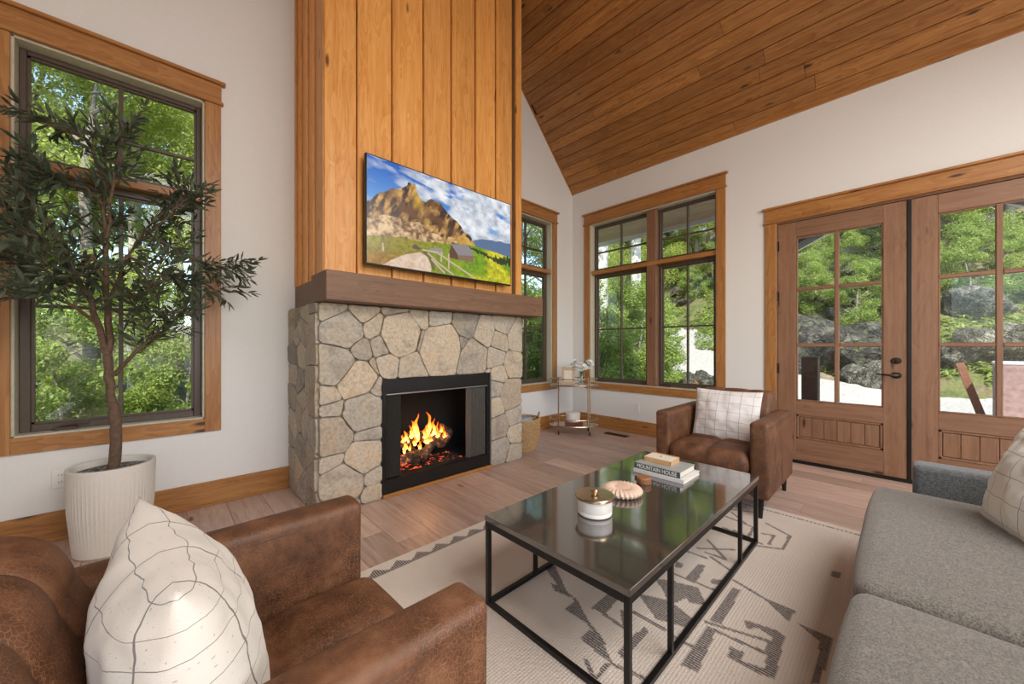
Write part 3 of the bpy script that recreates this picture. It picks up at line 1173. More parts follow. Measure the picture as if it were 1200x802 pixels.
stones(side_seeds(), SY, YB - .002, 0.0, 1.486, None, lambda a, d, c: (SX0 - d * .8, a, c), 8)
stones(side_seeds(), SY, YB - .002, 0.0, 1.486, None, lambda a, d, c: (SX1 + d * .8, a, c), 9)
MB().box(.795, 2.925, 2.61, 2.94, 1.489, 1.688, ch=.004).build('mantel', M['mantel'], fp)
MB().box(.838, .90, 2.94, YB - .001, 1.49, 1.680, ch=.004).build('mantel_return', M['mantel'], fp)['label'] = 'dark timber mantel return along the chimney side'
MB().box(2.70, 2.85, 2.94, YB - .001, 1.49, 1.680, ch=.004).build('mantel_return', M['mantel'], fp)
MB().box(FX0, FX1 + .02, 2.752, 2.775, 0, .028, ch=.004).build('hearth_trim', M['trim_x'], fp)['label'] = 'thin orange pine strip under the firebox'
MB().box(FX1 - .008, FX1 + .006, 2.762, 2.80, 0.028, FZ, ch=.001).build('metal_edge_strip', M['steel_grey'], fp)
fb = MB()
fy = 2.775
fb.box(FX0, FX1 - .008, fy, fy + .03, .81, FZ, ch=.002)                 # hood panel
fb.box(FX0, FX1 - .008, fy, fy + .03, .028, .135, ch=.002)
fb.box(FX0, FX0 + .03, fy, fy + .03, .135, .81)
fb.box(FX1 - .05, FX1 - .008, fy, fy + .03, .135, .81)
fb.build('firebox_face', M['black'], fp)
ib = MB()
ib.box(FX0 + .0, FX1, fy + .03, 3.28, .10, .135)
ib.box(FX0 + .0, FX1, fy + .03, 3.28, .81, .85)
ib.box(FX0, FX0 + .02, fy + .03, 3.28, .135, .81)
ib.box(FX1 - .02, FX1, fy + .03, 3.28, .135, .81)
ib.box(FX0, FX1, 3.26, 3.28, .135, .81)
ib.build('firebox_liner', M['black_matte'], fp)
MB().tube([(FX0 + .03, fy - .008, .802), (FX1 - .05, fy - .008, .802)], .006, 8).build('curtain_rod', M['steel_grey'], fp)
M['louver'] = plain('folded_mesh_panel', (.12, .112, .10), .45, metal=.5, var=.15)
for x0, x1 in ((FX0 + .03, FX0 + .165), (FX1 - .26, FX1 - .05)):
    n = 5
    for k in range(n):
        a = x0 + (x1 - x0) * k / n
        b = x0 + (x1 - x0) * (k + 1) / n
        P = [(a, fy + .045, .14), (b - .010, fy + .006, .14), (b - .010, fy + .006, .798), (a, fy + .045, .798)]
        P += [(p[0], p[1] + .006, p[2]) for p in P]
        MB().add(P, [(0, 1, 2, 3), (7, 6, 5, 4), (0, 4, 5, 1), (1, 5, 6, 2), (2, 6, 7, 3), (3, 7, 4, 0)]).build('screen_fold', M['louver'], fp)
# ember bed
em = MB()
nx, ny = 40, 14
V = []
for i in range(nx + 1):
    for j in range(ny + 1):
        x = 1.45 + .62 * i / nx
        y = 2.86 + .3 * j / ny
        V.append((x, y, .137 + max(0, noise.noise(Vector((x * 30, y * 30, 0)))) * .03))
em.add(V, [(i * (ny + 1) + j, (i + 1) * (ny + 1) + j, (i + 1) * (ny + 1) + j + 1, i * (ny + 1) + j + 1) for i in range(nx) for j in range(ny)])
em.build('ember_bed', M['ember'], fp, smooth=True, kind='stuff')

logs = [((1.46, 2.93, .20), (1.72, 2.99, .22), .048, 'charred log lying front left in the firebox'),
        ((1.60, 2.90, .19), (1.66, 3.14, .25), .050, 'short log pointing end-on to the room at the fire centre'),
        ((1.66, 2.90, .20), (1.98, 3.06, .40), .042, 'long log leaning up to the right across the fire'),
        ((1.86, 2.92, .30), (2.06, 3.10, .33), .058, 'thick pale-ended log at the right of the fire'),
        ((1.44, 3.08, .30), (1.90, 3.10, .36), .050, 'long log across the back of the fire'),
        ((1.42, 2.94, .33), (1.66, 3.08, .40), .040, 'log on top at the left side of the fire')]
for a, b, r, lab in logs:
    a, b = Vector(a), Vector(b)
    a = Vector((a.x, a.y, a.z)); n = 7
    mb = MB().tube([a.lerp(b, k / n) + Vector((0, 0, .006 * math.sin(k * 2.1))) for k in range(n + 1)], [r * (1 + .1 * math.sin(k * 3.3 + r * 90)) for k in range(n + 1)], 12)
    tag(mb.build('log', M['log'], smooth=True), lab, 'log')
fire = thing('fire', 'orange log fire burning in the black firebox', 'fire', (1.75, 2.98, .2))
rg = random.Random(4)
fl = []
for (x, z, h, w) in [(1.61, .39, .21, .030), (1.635, .39, .13, .026), (1.585, .38, .12, .024), (1.77, .38, .21, .028), (1.80, .38, .15, .026), (1.745, .38, .11, .024), (1.53, .37, .09, .024), (1.50, .36, .07, .02), (1.69, .37, .10, .028), (1.87, .35, .13, .024), (1.91, .33, .10, .022), (1.95, .35, .08, .02), (1.83, .35, .10, .022), (1.70, .33, .09, .03), (1.65, .33, .08, .03)]:
    fl.append((x, z, h, w))
for k in range(20):
    fl.append((1.50 + .022 * k + rg.uniform(-.01, .01), .27 + .06 * rg.random() + .002 * k, rg.uniform(.04, .09), rg.uniform(.014, .026)))
for (x, z, h, w) in fl:
    n, m = 16, 10
    V = []
    y = 2.95 + rg.uniform(-.07, .06)
    ph = rg.random() * 6
    for i in range(n + 1):
        s_ = i / n
        rr = w * (min(1, s_ * 5 + .25)) * (1 - s_) ** .75 * (1 + .25 * math.sin(s_ * 11 + ph)) + .0006
        cx = x + math.sin(s_ * 5.5 + ph) * .12 * s_ * h + math.sin(s_ * 13 + ph * 2) * .035 * s_ * h
        for k in range(m):
            t_ = 2 * PI * k / m
            V.append((cx + rr * math.cos(t_) - 1.75, y + rr * .6 * math.sin(t_) - 2.98, z + h * s_ - .2))
    F = [(i * m + k, i * m + (k + 1) % m, (i + 1) * m + (k + 1) % m, (i + 1) * m + k) for i in range(n) for k in range(m)]
    MB().add(V, F).build('flame', M['flame'], fire, smooth=True)
light('fire_glow', 'POINT', 2.2, (1.75, 2.94, .42), color=(1, .42, .12), shadow_soft_size=.08)

# chimney cladding
CX0, CX1, CY = .858, 2.795, 2.835
ch = setting('wall_chimney')
zc = 6.4


def topz(x):
    return EAVE + min(x - XL, XR - x) + .02


MB().box(CX0, CX1, CY, YB, 1.487, 5.75).build('cladding_backing', M['chase_dark'], ch)
gaps = [CX0 - .013, .925, 1.095, 1.372, 1.655, 1.938, 2.212, 2.468, 2.70, CX1 + .013]
for k in range(len(gaps) - 1):
    a, b = gaps[k], gaps[k + 1]
    y0 = CY - .012
    if k in (0, len(gaps) - 2):
        y0 = CY - .026
    MB().box(a + (.001 if k in (0, 1) else .024), b - (.001 if k in (0, len(gaps) - 2) else .024), y0, CY, 1.688, 5.75, ch=.002).build('board', M['chase'], ch)
for k in range(2, len(gaps) - 2):
    g = gaps[k]
    MB().box(g - .020, g + .020, CY - .034, CY - .010, 1.688, 5.75, ch=.003).build('batten', M['chase'], ch)
for s, xf in ((-1, CX0), (1, CX1)):
    ys = [CY - .012, 2.92, 3.05, 3.22, 3.39, YB]
    for k in range(len(ys) - 1):
        MB().box(xf, xf + s * (.02 if k in (0,) else .011), ys[k] + .001, ys[k + 1] - .001, 1.681, 5.75, ch=.002).build('board', M['chase'], ch)
    for g in (3.05, 3.22, 3.39, 3.54):
        MB().box(xf + s * .011, xf + s * .024, g - .018, g + .018, 1.681, 5.75, ch=.002).build('batten', M['chase'], ch)

# ---------------------------------------------------------------- television
TX0, TX1, TZ0, TZ1, TY = 1.098, 2.562, 1.785, 2.605, 2.715
tv = thing('television', 'wide flat television showing a mountain meadow, mounted on the wood cladding', 'television', (0, 0, 0))
MB().box(TX0, TX1, TY, TY + .035, TZ0, TZ1, ch=.003).build('housing', M['black'], tv)
MB().box(1.5, 2.15, TY + .035, CY - .012, 1.98, 2.4).build('wall_mount', M['black'], tv)


def fbm(X, Y, oct=5, seed=0):
    rng = np.random.RandomState(seed)
    out = np.zeros_like(X)
    amp = 1.0
    tot = 0
    for o_ in range(oct):
        g = rng.rand(64, 64)
        x = X * (2 ** o_) % 63
        y = Y * (2 ** o_) % 63
        xi, yi = x.astype(int), y.astype(int)
        fx, fy_ = x - xi, y - yi
        fx = fx * fx * (3 - 2 * fx)
        fy_ = fy_ * fy_ * (3 - 2 * fy_)
        v = (g[xi, yi] * (1 - fx) * (1 - fy_) + g[xi + 1, yi] * fx * (1 - fy_) + g[xi, yi + 1] * (1 - fx) * fy_ + g[xi + 1, yi + 1] * fx * fy_)
        out += v * amp
        tot += amp
        amp *= .5
    return out / tot


def inpoly(X, Y, P):
    ins = np.zeros(X.shape, bool)
    n = len(P)
    for i_ in range(n):
        x1, y1 = P[i_]
        x2, y2 = P[(i_ + 1) % n]
        if abs(y2 - y1) < 1e-9:
            continue
        c = ((y1 > Y) != (y2 > Y)) & (X < (x2 - x1) * (Y - y1) / (y2 - y1) + x1)
        ins ^= c
    return ins


def nearline(X, Y, pts, w, ax=1.0):
    m = np.zeros(X.shape, bool)
    for (x1, y1), (x2, y2) in zip(pts[:-1], pts[1:]):
        dx, dy = (x2 - x1) * ax, y2 - y1
        L = dx * dx + dy * dy
        t_ = np.clip((((X - x1) * ax) * dx + (Y - y1) * dy) / L, 0, 1)
        d = np.hypot((X - x1) * ax - t_ * dx, Y - y1 - t_ * dy)
        m |= d < w
    return m


def tv_picture(U, V):
    asp = 1.78
    def s2l(c):
        return np.array([((v / 255) / 12.92 if v < 10 else (((v / 255) + .055) / 1.055) ** 2.4) for v in c])
    n1 = fbm(U * 8, V * 7, 6, 1)
    n2 = fbm(U * 22, V * 14, 5, 2)
    n3 = fbm(U * 60, V * 40, 3, 3)
    C = np.zeros(U.shape + (3,))

    def mixc(a, b, f):
        f = f[..., None]
        return a * (1 - f) + b * f
    sky_ = mixc(s2l((28, 96, 190)), s2l((110, 175, 235)), np.clip(V * 1.6, 0, 1))
    cl = np.clip((fbm(U * 7 + V * 3, V * 9 - U * 3, 6, 5) - .47 + .22 * np.clip((U - .35) * 2, 0, 1) * (1 - np.clip((V - .42) * 4, 0, 1)) + .05) * 5.5, 0, 1)
    cl *= 1 - .55 * np.clip(1 - U * 2.6, 0, 1)
    C[:] = mixc(sky_, mixc(s2l((150, 165, 185)), s2l((245, 248, 252)), np.clip(n2 * 1.6 - .2, 0, 1)), cl)
    far = [(0.676, 0.56), (0.748, 0.514), (0.839, 0.503), (0.936, 0.492), (1.01, 0.481), (1.01, 0.65), (0.70, 0.64)]
    Vj = V + (n2 - .5) * .03
    C[inpoly(U, Vj, far)] = s2l((88, 112, 150))
    mount = [(-.01, .44), (0.008, 0.419), (0.036, 0.381), (0.069, 0.315), (0.138, 0.254), (0.199, 0.214), (0.237, 0.15), (0.275, 0.156), (0.297, 0.261), (0.314, 0.271), (0.331, 0.281), (0.378, 0.24), (0.426, 0.235), (0.463, 0.284), (0.5, 0.372), (0.552, 0.408), (0.599, 0.468), (0.647, 0.51), (0.69, 0.586), (0.704, 0.64), (.6, .75), (-.01, .8)]
    m = inpoly(U, V + (n2 - .5) * .07, mount)
    rib = np.clip((fbm(U * 40 + V * 9, V * 11, 6, 7) - .42) * 4.5, 0, 1) * (.55 + .45 * np.clip((n3 - .3) * 2.5, 0, 1))
    rock = mixc(s2l((62, 46, 44)), s2l((222, 172, 100)), rib)
    rock = mixc(rock, s2l((110, 75, 50)), np.clip((n1 - .5) * 4, 0, 1))
    rock = mixc(rock, s2l((230, 180, 60)), np.clip(1 - np.abs(U - .29) * 22, 0, 1) * np.clip(1 - np.abs(V - .27) * 7, 0, 1) * .9)
    C[m] = rock[m]
    scree = [(-.01, .6), (0.008, 0.581), (0.088, 0.53), (0.179, 0.509), (0.199, 0.552), (0.297, 0.512), (0.378, 0.59), (0.463, 0.615), (0.526, 0.58), (0.60, .52), (.69, .616), (.69, .7), (-.01, .8)]
    sm = inpoly(U, V + (n2 - .5) * .05, scree) & m
    sc_ = mixc(s2l((120, 85, 55)), s2l((232, 198, 150)), np.clip(n3 * 1.6 + n2 * 1.6 - 1.1, 0, 1))
    sc_ = mixc(sc_, s2l((210, 160, 50)), np.clip((U - .4) * 3, 0, .8))
    C[sm] = sc_[sm]
    mead = [(-.01, .752), (0.008, 0.752), (0.21, 0.696), (0.297, 0.701), (0.413, 0.679), (0.69, 0.616), (1.01, 0.66), (1.01, 1.01), (-.01, 1.01)]
    mm = inpoly(U, V + (n2 - .5) * .015, mead)
    gr = mixc(s2l((150, 140, 50)), s2l((120, 160, 20)), np.clip((U - .25) * 3, 0, 1))
    gr = mixc(gr, s2l((215, 205, 40)), np.clip((U - .5) * 3, 0, 1) * np.clip((n1 - .42) * 5, 0, 1))
    gr = mixc(gr, s2l((175, 115, 50)), np.clip((V - .82) * 8, 0, 1) * np.clip((.35 - U) * 5, 0, .7))
    gr = gr * (.45 + .9 * n3)[..., None]
    C[mm] = gr[mm]
    tr_ = nearline(U, V + (n3 - .5) * .05, [(.52, .655), (.69, .66), (.86, .735)], .016, asp)
    C[tr_] = s2l((38, 60, 28))
    tr2 = inpoly(U, V + (fbm(U * 70, V * 3, 2, 9) - .5) * .09, [(.86, .70), (1.01, .66), (1.01, .77), (.86, .76)])
    C[tr2] = s2l((35, 55, 25))
    hut = [(0.253, 0.765), (0.275, 0.74), (0.306, 0.775), (0.303, 0.792), (0.253, 0.792)]
    C[inpoly(U, V, hut)] = s2l((95, 85, 80))
    road = [(0.079, 1.01), (0.138, 0.934), (0.21, 0.861), (0.308, 0.814), (0.343, 0.84), (0.368, 0.906), (0.376, 1.01)]
    rm = inpoly(U + (n2 - .5) * .02, V, road)
    C[rm] = mixc(s2l((200, 165, 135)), s2l((240, 220, 200)), n3)[rm]
    dk = nearline(U, V + (n3 - .5) * .05, [(.335, .80), (.372, .86), (.39, .97)], .022, asp)
    C[dk] = s2l((105, 105, 55))
    for P, c in (([(0.366, 0.75), (0.444, 0.725), (0.459, 0.777), (0.372, 0.791)], (150, 145, 145)), ([(0.559, 0.761), (0.681, 0.728), (0.676, 0.813), (0.559, 0.815)], (130, 105, 85)), ([(0.513, 0.661), (0.559, 0.761), (0.562, 0.815), (0.497, 0.81), (0.497, 0.756)], (95, 65, 45)), ([(0.508, 0.655), (0.64, 0.632), (0.688, 0.733), (0.562, 0.765)], (140, 135, 140))):
        C[inpoly(U, V, P)] = s2l(c)
    for P, w in (([(0.32, 0.783), (0.413, 0.782), (0.69, 0.991)], .009), ([(0.354, 0.809), (0.413, 0.884), (0.526, 0.989)], .009), ([(0.378, 0.866), (0.463, 0.984)], .010), ([(0.494, 0.776), (0.494, 0.929)], .010), ([(0.444, 0.772), (0.44, 0.868)], .009), ([(0.084, 0.799), (0.086, 0.865)], .008)):
        C[nearline(U, V, P, w, asp)] = s2l((200, 180, 155))
    return np.clip(C, 0, 1)


def color_grid(name, nx, ny, point, fn, mat, parent, attr='picture'):
    us, vs_ = np.meshgrid(np.linspace(0, 1, nx + 1), np.linspace(0, 1, ny + 1), indexing='ij')
    me = bpy.data.meshes.new(name)
    co = point(us, vs_).reshape(-1, 3)
    me.vertices.add(len(co))
    me.vertices.foreach_set('co', co.ravel())
    idx = np.arange((nx + 1) * (ny + 1)).reshape(nx + 1, ny + 1)
    q = np.stack([idx[:-1, :-1], idx[1:, :-1], idx[1:, 1:], idx[:-1, 1:]], -1).reshape(-1, 4)
    me.loops.add(q.size)
    me.loops.foreach_set('vertex_index', q.ravel())
    me.polygons.add(len(q))
    me.polygons.foreach_set('loop_start', np.arange(len(q)) * 4)
    me.update()
    me.validate()
    val = fn(us, vs_)
    if val.ndim == 3:
        a = me.color_attributes.new(attr, 'FLOAT_COLOR', 'POINT')
        a.data.foreach_set('color', np.concatenate([val.reshape(-1, 3), np.ones((len(co), 1))], 1).ravel())
    else:
        a = me.attributes.new(attr, 'FLOAT', 'POINT')
        a.data.foreach_set('value', val.ravel().astype(np.float32))
    me.materials.append(mat)
    return link(name, me, parent)


tp = NT('screen_picture')
pa = tp.n('ShaderNodeAttribute', attribute_name='picture').outputs['Color']
tp.set(Base_Color=(.01, .01, .01), Roughness=.25, Emission_Color=pa, Emission_Strength=.88)
bz = .009
sx0, sx1, sz0, sz1 = TX0 + bz, TX1 - bz, TZ0 + bz + .004, TZ1 - bz
color_grid('screen', 380, 214, lambda u, v: np.stack([sx0 + (sx1 - sx0) * u, np.full_like(u, TY - .001), sz1 - (sz1 - sz0) * v], -1), tv_picture, tp.m, tv)

# ---------------------------------------------------------------- rug
POLYS = [[(2.016, 0.571), (2.022, 0.537), (1.71, 0.526), (1.703, 0.572)], [(1.655, 0.567), (1.671, 0.532), (1.4, 0.508), (1.385, 0.563)], [(1.844, 0.368), (1.829, 0.33), (1.566, 0.312), (1.554, 0.347)], [(1.814, 0.471), (1.825, 0.428), (1.842, 0.363), (1.782, 0.355), (1.802, 0.417), (1.76, 0.447)], [(1.61, 0.466), (1.62, 0.416), (1.569, 0.416), (1.591, 0.351), (1.551, 0.346), (1.549, 0.457)], [(2.037, 0.455), (2.037, 0.329), (1.937, 0.337)], [(1.958, 0.317), (1.952, 0.195), (1.878, 0.204)], [(1.917, 0.228), (1.949, 0.197), (1.659, 0.199), (1.635, 0.222)], [(1.805, 0.861), (1.865, 0.789), (1.787, 0.692), (1.671, 0.725), (1.757, 0.803)], [(1.64, 0.864), (1.703, 0.746), (1.659, 0.619), (1.594, 0.611), (1.542, 0.729)], [(1.854, 0.784), (1.894, 0.687), (1.791, 0.611), (1.753, 0.672)], [(2.1, 0.762), (2.109, 0.726), (1.934, 0.708), (1.931, 0.757)], [(2.036, 0.851), (2.043, 0.816), (1.989, 0.805), (1.983, 0.839)], [(2.54, 0.259), (2.552, 0.225), (2.483, 0.226), (2.473, 0.258)], [(2.013, 0.664), (2.051, 0.612), (1.999, 0.602), (1.972, 0.657)], [(1.476, 1.299), (1.535, 1.287), (1.409, 1.105), (1.403, 1.148)], [(1.406, 1.205), (1.414, 1.115), (1.395, 1.039), (1.371, 1.149)], [(1.395, 1.039), (1.305, 1.036), (1.309, 0.893)], [(1.222, 0.89), (1.288, 0.893), (1.281, 0.834), (1.206, 0.729), (1.208, 0.787)], [(1.4, 0.959), (1.537, 0.965), (1.542, 0.906), (1.408, 0.9)], [(1.263, 0.753), (1.476, 0.748), (1.444, 0.715), (1.26, 0.718)]]
LINES = [[(1.511, 0.829), (1.514, 0.681)], [(1.501, 0.652), (1.505, 0.561)], [(1.918, 0.833), (1.93, 0.624)], [(1.681, 0.576), (1.753, 0.364), (1.678, 0.361)], [(1.656, 0.557), (1.674, 0.365)], [(2.081, 0.583), (2.037, 0.455)], [(2.18, 0.875), (2.189, 0.75)], [(2.248, 0.77), (2.252, 0.672)], [(2.26, 0.82), (2.395, 0.671)], [(2.4, 0.815), (2.252, 0.672)], [(2.22, 0.739), (2.153, 0.61)], [(2.906, 0.626), (2.82, 0.484), (2.605, 0.48), (2.534, 0.601)], [(2.727, 0.609), (2.756, 0.554), (2.611, 0.548)], [(2.934, 0.92), (3.038, 0.728)], [(2.824, 0.842), (2.781, 0.667), (2.614, 0.656), (2.637, 0.803)], [(2.924, 0.837), (2.806, 0.721)], [(2.649, 0.742), (2.582, 0.577)], [(1.408, 0.9), (1.397, 0.796)], [(1.15, 0.812), (1.098, 0.734)], [(1.083, 0.746), (1.194, 0.749)], [(1.209, 0.735), (1.242, 0.615)], [(1.48, 0.855), (1.403, 0.8)], [(1.394, 1.047), (1.32, 0.932), (1.271, 0.813)]]
RX0, RX1, RY0, RY1 = .28, 3.205, -.75, 1.935


def rug_pattern(U, V):
    X = RX0 + (RX1 - RX0) * U
    Y = RY0 + (RY1 - RY0) * V
    m = np.zeros(X.shape)
    for P in POLYS:
        m[inpoly(X, Y, P)] = 1
    for L in LINES:
        m[nearline(X, Y, L, .0085)] = 1
    # zigzag of triangles along the far and near edges, thin dotted line along the ends
    fr = (X / .125) % 1.0
    tri = (RY1 - .085) + .055 * (1 - np.abs(fr - .5) * 2)
    m[(Y > RY1 - .10) & (Y < tri)] = 1
    m[(np.abs(X - (RX1 - .062)) < .009)] = 1
    m[(np.abs(X - (RX1 - .062)) < .009) & ((Y / .022) % 1 > .75)] = 0
    # the unseen half mirrors the seen motifs
    return m


rug = color_grid('area_rug', 420, 385, lambda u, v: np.stack([RX0 + (RX1 - RX0) * u, RY0 + (RY1 - RY0) * v, np.full_like(u, .0115)], -1), rug_pattern, M['rug'], None, 'pattern')
tag(rug, 'cream flatweave rug with charcoal tribal motifs under the coffee table', 'rug')
MB().box(RX0 - .004, RX1 + .004, RY0 - .004, RY1 + .004, .0005, .0108, ch=.004).build('backing', M['braid'], rug)

# ---------------------------------------------------------------- coffee table
tb = thing('coffee_table', 'low rectangular coffee table with dark stone top and thin black metal frame', 'table', (1.825, .95, .012))
tx, ty, th_ = .755, .358, .402
MB().box(-tx, tx, -ty, ty, th_ - .024, th_, ch=.002).build('tabletop', M['table'], tb)
fr_ = MB()
q = .011
for sy in (-1, 1):
    fr_.box(-tx + .002, tx - .002, sy * (ty - .002), sy * (ty - .024), th_ - .052, th_ - .0245, ch=.001)
for sx in (-1, 1):
    fr_.box(sx * (tx - .002), sx * (tx - .024), -ty + .024, ty - .024, th_ - .052, th_ - .0245, ch=.001)
fr_.build('top_frame', M['black'], tb)
lr = MB()
for sy in (-1, 1):
    lr.box(-tx + .024, tx - .024, sy * (ty - .003), sy * (ty - .023), 0, .020, ch=.001)
for sx in (-1, 1):
    lr.box(sx * (tx - .003), sx * (tx - .023), -ty + .024, ty - .024, 0, .020, ch=.001)
lr.build('bottom_frame', M['black'], tb)
for sx in (-1, 1):
    for sy in (-1, 1):
        MB().box(sx * (tx - .003), sx * (tx - .023), sy * (ty - .003), sy * (ty - .023), 0, th_ - .052, ch=.001).build('leg', M['black'], tb)
for x in (.43, -.43):
    for sy in (-1, 1):
        MB().box(x - .009, x + .009, sy * (ty - .003), sy * (ty - .021), .02, th_ - .052, ch=.001).build('upright', M['black'], tb)
TT = .414 + .0005

# things on the table
jar = thing('candle_jar', 'round white lidded jar with a brass lid at the near end of the coffee table', 'jar', (1.452, .978, TT))
jar.scale = (1.13, 1.13, 1.13)
MB().lathe([(.0, 0), (.062, 0), (.068, .004), (.069, .012), (.067, .018), (.069, .022), (.069, .062), (.066, .064), (.0, .064)], n=40).build('glass_body', M['white_ceramic'], jar, smooth=True)
MB().lathe([(.0, .064), (.075, .064), (.078, .067), (.078, .074), (.075, .077), (.0, .078)], n=40).build('lid', M['brass'], jar, smooth=True)
MB().lathe([(.0, .078), (.008, .078), (.008, .084), (.015, .086), (.016, .094), (.012, .098), (.0, .099)], n=20).build('knob', M['brass'], jar, smooth=True)

tr = thing('braided_disc', 'pale blush braided round cushion disc beside the brass-lidded jar', 'trivet', (1.745, 1.005, TT))
br = MB()
n, m = 120, 12
V = []
for i in range(n):
    a = 2 * PI * i / n
    for k in range(m):
        b = 2 * PI * k / m
        tw = 1 + .12 * math.cos(a * 26 + b * 2)
        rr = .064 + .034 * math.cos(b) * tw
        V.append((rr * math.cos(a), rr * math.sin(a), .021 + .020 * math.sin(b) * tw))
br.add(V, [(i * m + k, ((i + 1) % n) * m + k, ((i + 1) % n) * m + (k + 1) % m, i * m + (k + 1) % m) for i in range(n) for k in range(m)])
br.build('braid_rim', M['braid'], tr, smooth=True)
MB().lathe([(.0, .012), (.05, .012), (.05, .034), (.03, .038), (.0, .039)], n=32).build('centre_pad', M['braid'], tr, smooth=True)
MB().box(.085, .135, -.035, -.02, .0, .006, ch=.002).build('ribbon_tab', M['black'], tr)
cs = thing('round_wooden_box', 'small round brown wooden box beside the stacked books', 'box', (1.972, 1.005, TT))
MB().lathe([(.0, 0), (.038, 0), (.040, .003), (.040, .018), (.0, .018)], n=32).build('base', M['cork'], cs, smooth=True)
MB().lathe([(.0, .0185), (.039, .0185), (.041, .021), (.041, .031), (.038, .035), (.0, .0355)], n=32).build('lid', M['cork'], cs, smooth=True)


def text(body, size, mat, parent, name='lettering', ext=.0006, font_off=0.0):
    cu = bpy.data.curves.new(name, 'FONT')
    cu.body = body
    cu.size = size
    cu.extrude = ext
    cu.offset = font_off
    cu.align_x = 'CENTER'
    cu.align_y = 'CENTER'
    o = bpy.data.objects.new(name, cu)
    COL.objects.link(o)
    dg = bpy.context.evaluated_depsgraph_get()
    me = bpy.data.meshes.new_from_object(o.evaluated_get(dg))
    bpy.data.objects.remove(o)
    me.materials.clear()
    me.materials.append(mat)
    return link(name, me, parent)


M['bookgrey'] = plain('grey_book_cover', (.34, .36, .37), .4, var=.12, nscale=10)
M['bookwhite'] = plain('white_book_cover', (.72, .71, .69), .4, var=.05)
M['spine_dark'] = plain('dark_green_spine', (.07, .085, .08), .45, var=.2)
M['ink'] = plain('white_lettering', (.85, .84, .80), .5, var=.01)
M['inkdark'] = plain('dark_lettering', (.03, .03, .03), .5, var=.01)


def book(loc, rz, w, l, h, cover, spine, label, title, tsize, ink, name='hardcover_book'):
    """spine faces -x, length along y"""
    b = thing(name, label, 'book', loc, rz)
    cb = MB()
    cb.box(0, w, -l / 2, l / 2, 0, .0025, ch=.0008)
    cb.box(0, w, -l / 2, l / 2, h - .0025, h, ch=.0008)
    cb.build('cover', cover, b)
    MB().box(-.002, .003, -l / 2, l / 2, 0, h, ch=.001).build('spine', spine, b)
    MB().box(.003, w - .004, -l / 2 + .004, l / 2 - .004, .0026, h - .0026).build('pages', M['paper'], b)
    if title:
        tx_ = text(title, tsize, ink, b)
        tx_.rotation_euler = (PI / 2, 0, -PI / 2)
        tx_.location = (-.0028, 0, h / 2)
        if name == 'hardcover_book':
            tx_.scale = (.80, 1, 1)
    return b


book((2.105, .988, TT), math.radians(0), .235, .30, .022, M['bookwhite'], M['bookwhite'], 'larger white book at the bottom of the coffee-table stack', None, 0, None)
book((2.115, 1.0, TT + .0225), math.radians(0), .215, .275, .034, M['bookgrey'], M['spine_dark'], 'grey mountain house book with large white spine title on the white book', 'MOUNTAIN HOUSE', .034, M['ink'])
wb = thing('wooden_tray_box', 'small light wooden box with cream top lying on the grey book', 'box', (2.185, 1.03, TT + .057))
MB().box(0, .125, -.085, .085, 0, .006, ch=.001).box(0, .006, -.085, .085, .006, .026, ch=.001).box(.119, .125, -.085, .085, .006, .03, ch=.001).box(0, .125, -.085, -.079, .006, .026, ch=.001).box(0, .125, .079, .085, .006, .026, ch=.001).build('frame', M['lightwood'], wb)
MB().box(.006, .112, -.079, .079, .006, .028, ch=.001).build('cream_panel', M['paper'], wb)
MB().lathe([(.0, .028), (.005, .028), (.005, .033), (.0, .034)], c=(.055, 0), n=12).build('knob', M['brass'], wb)


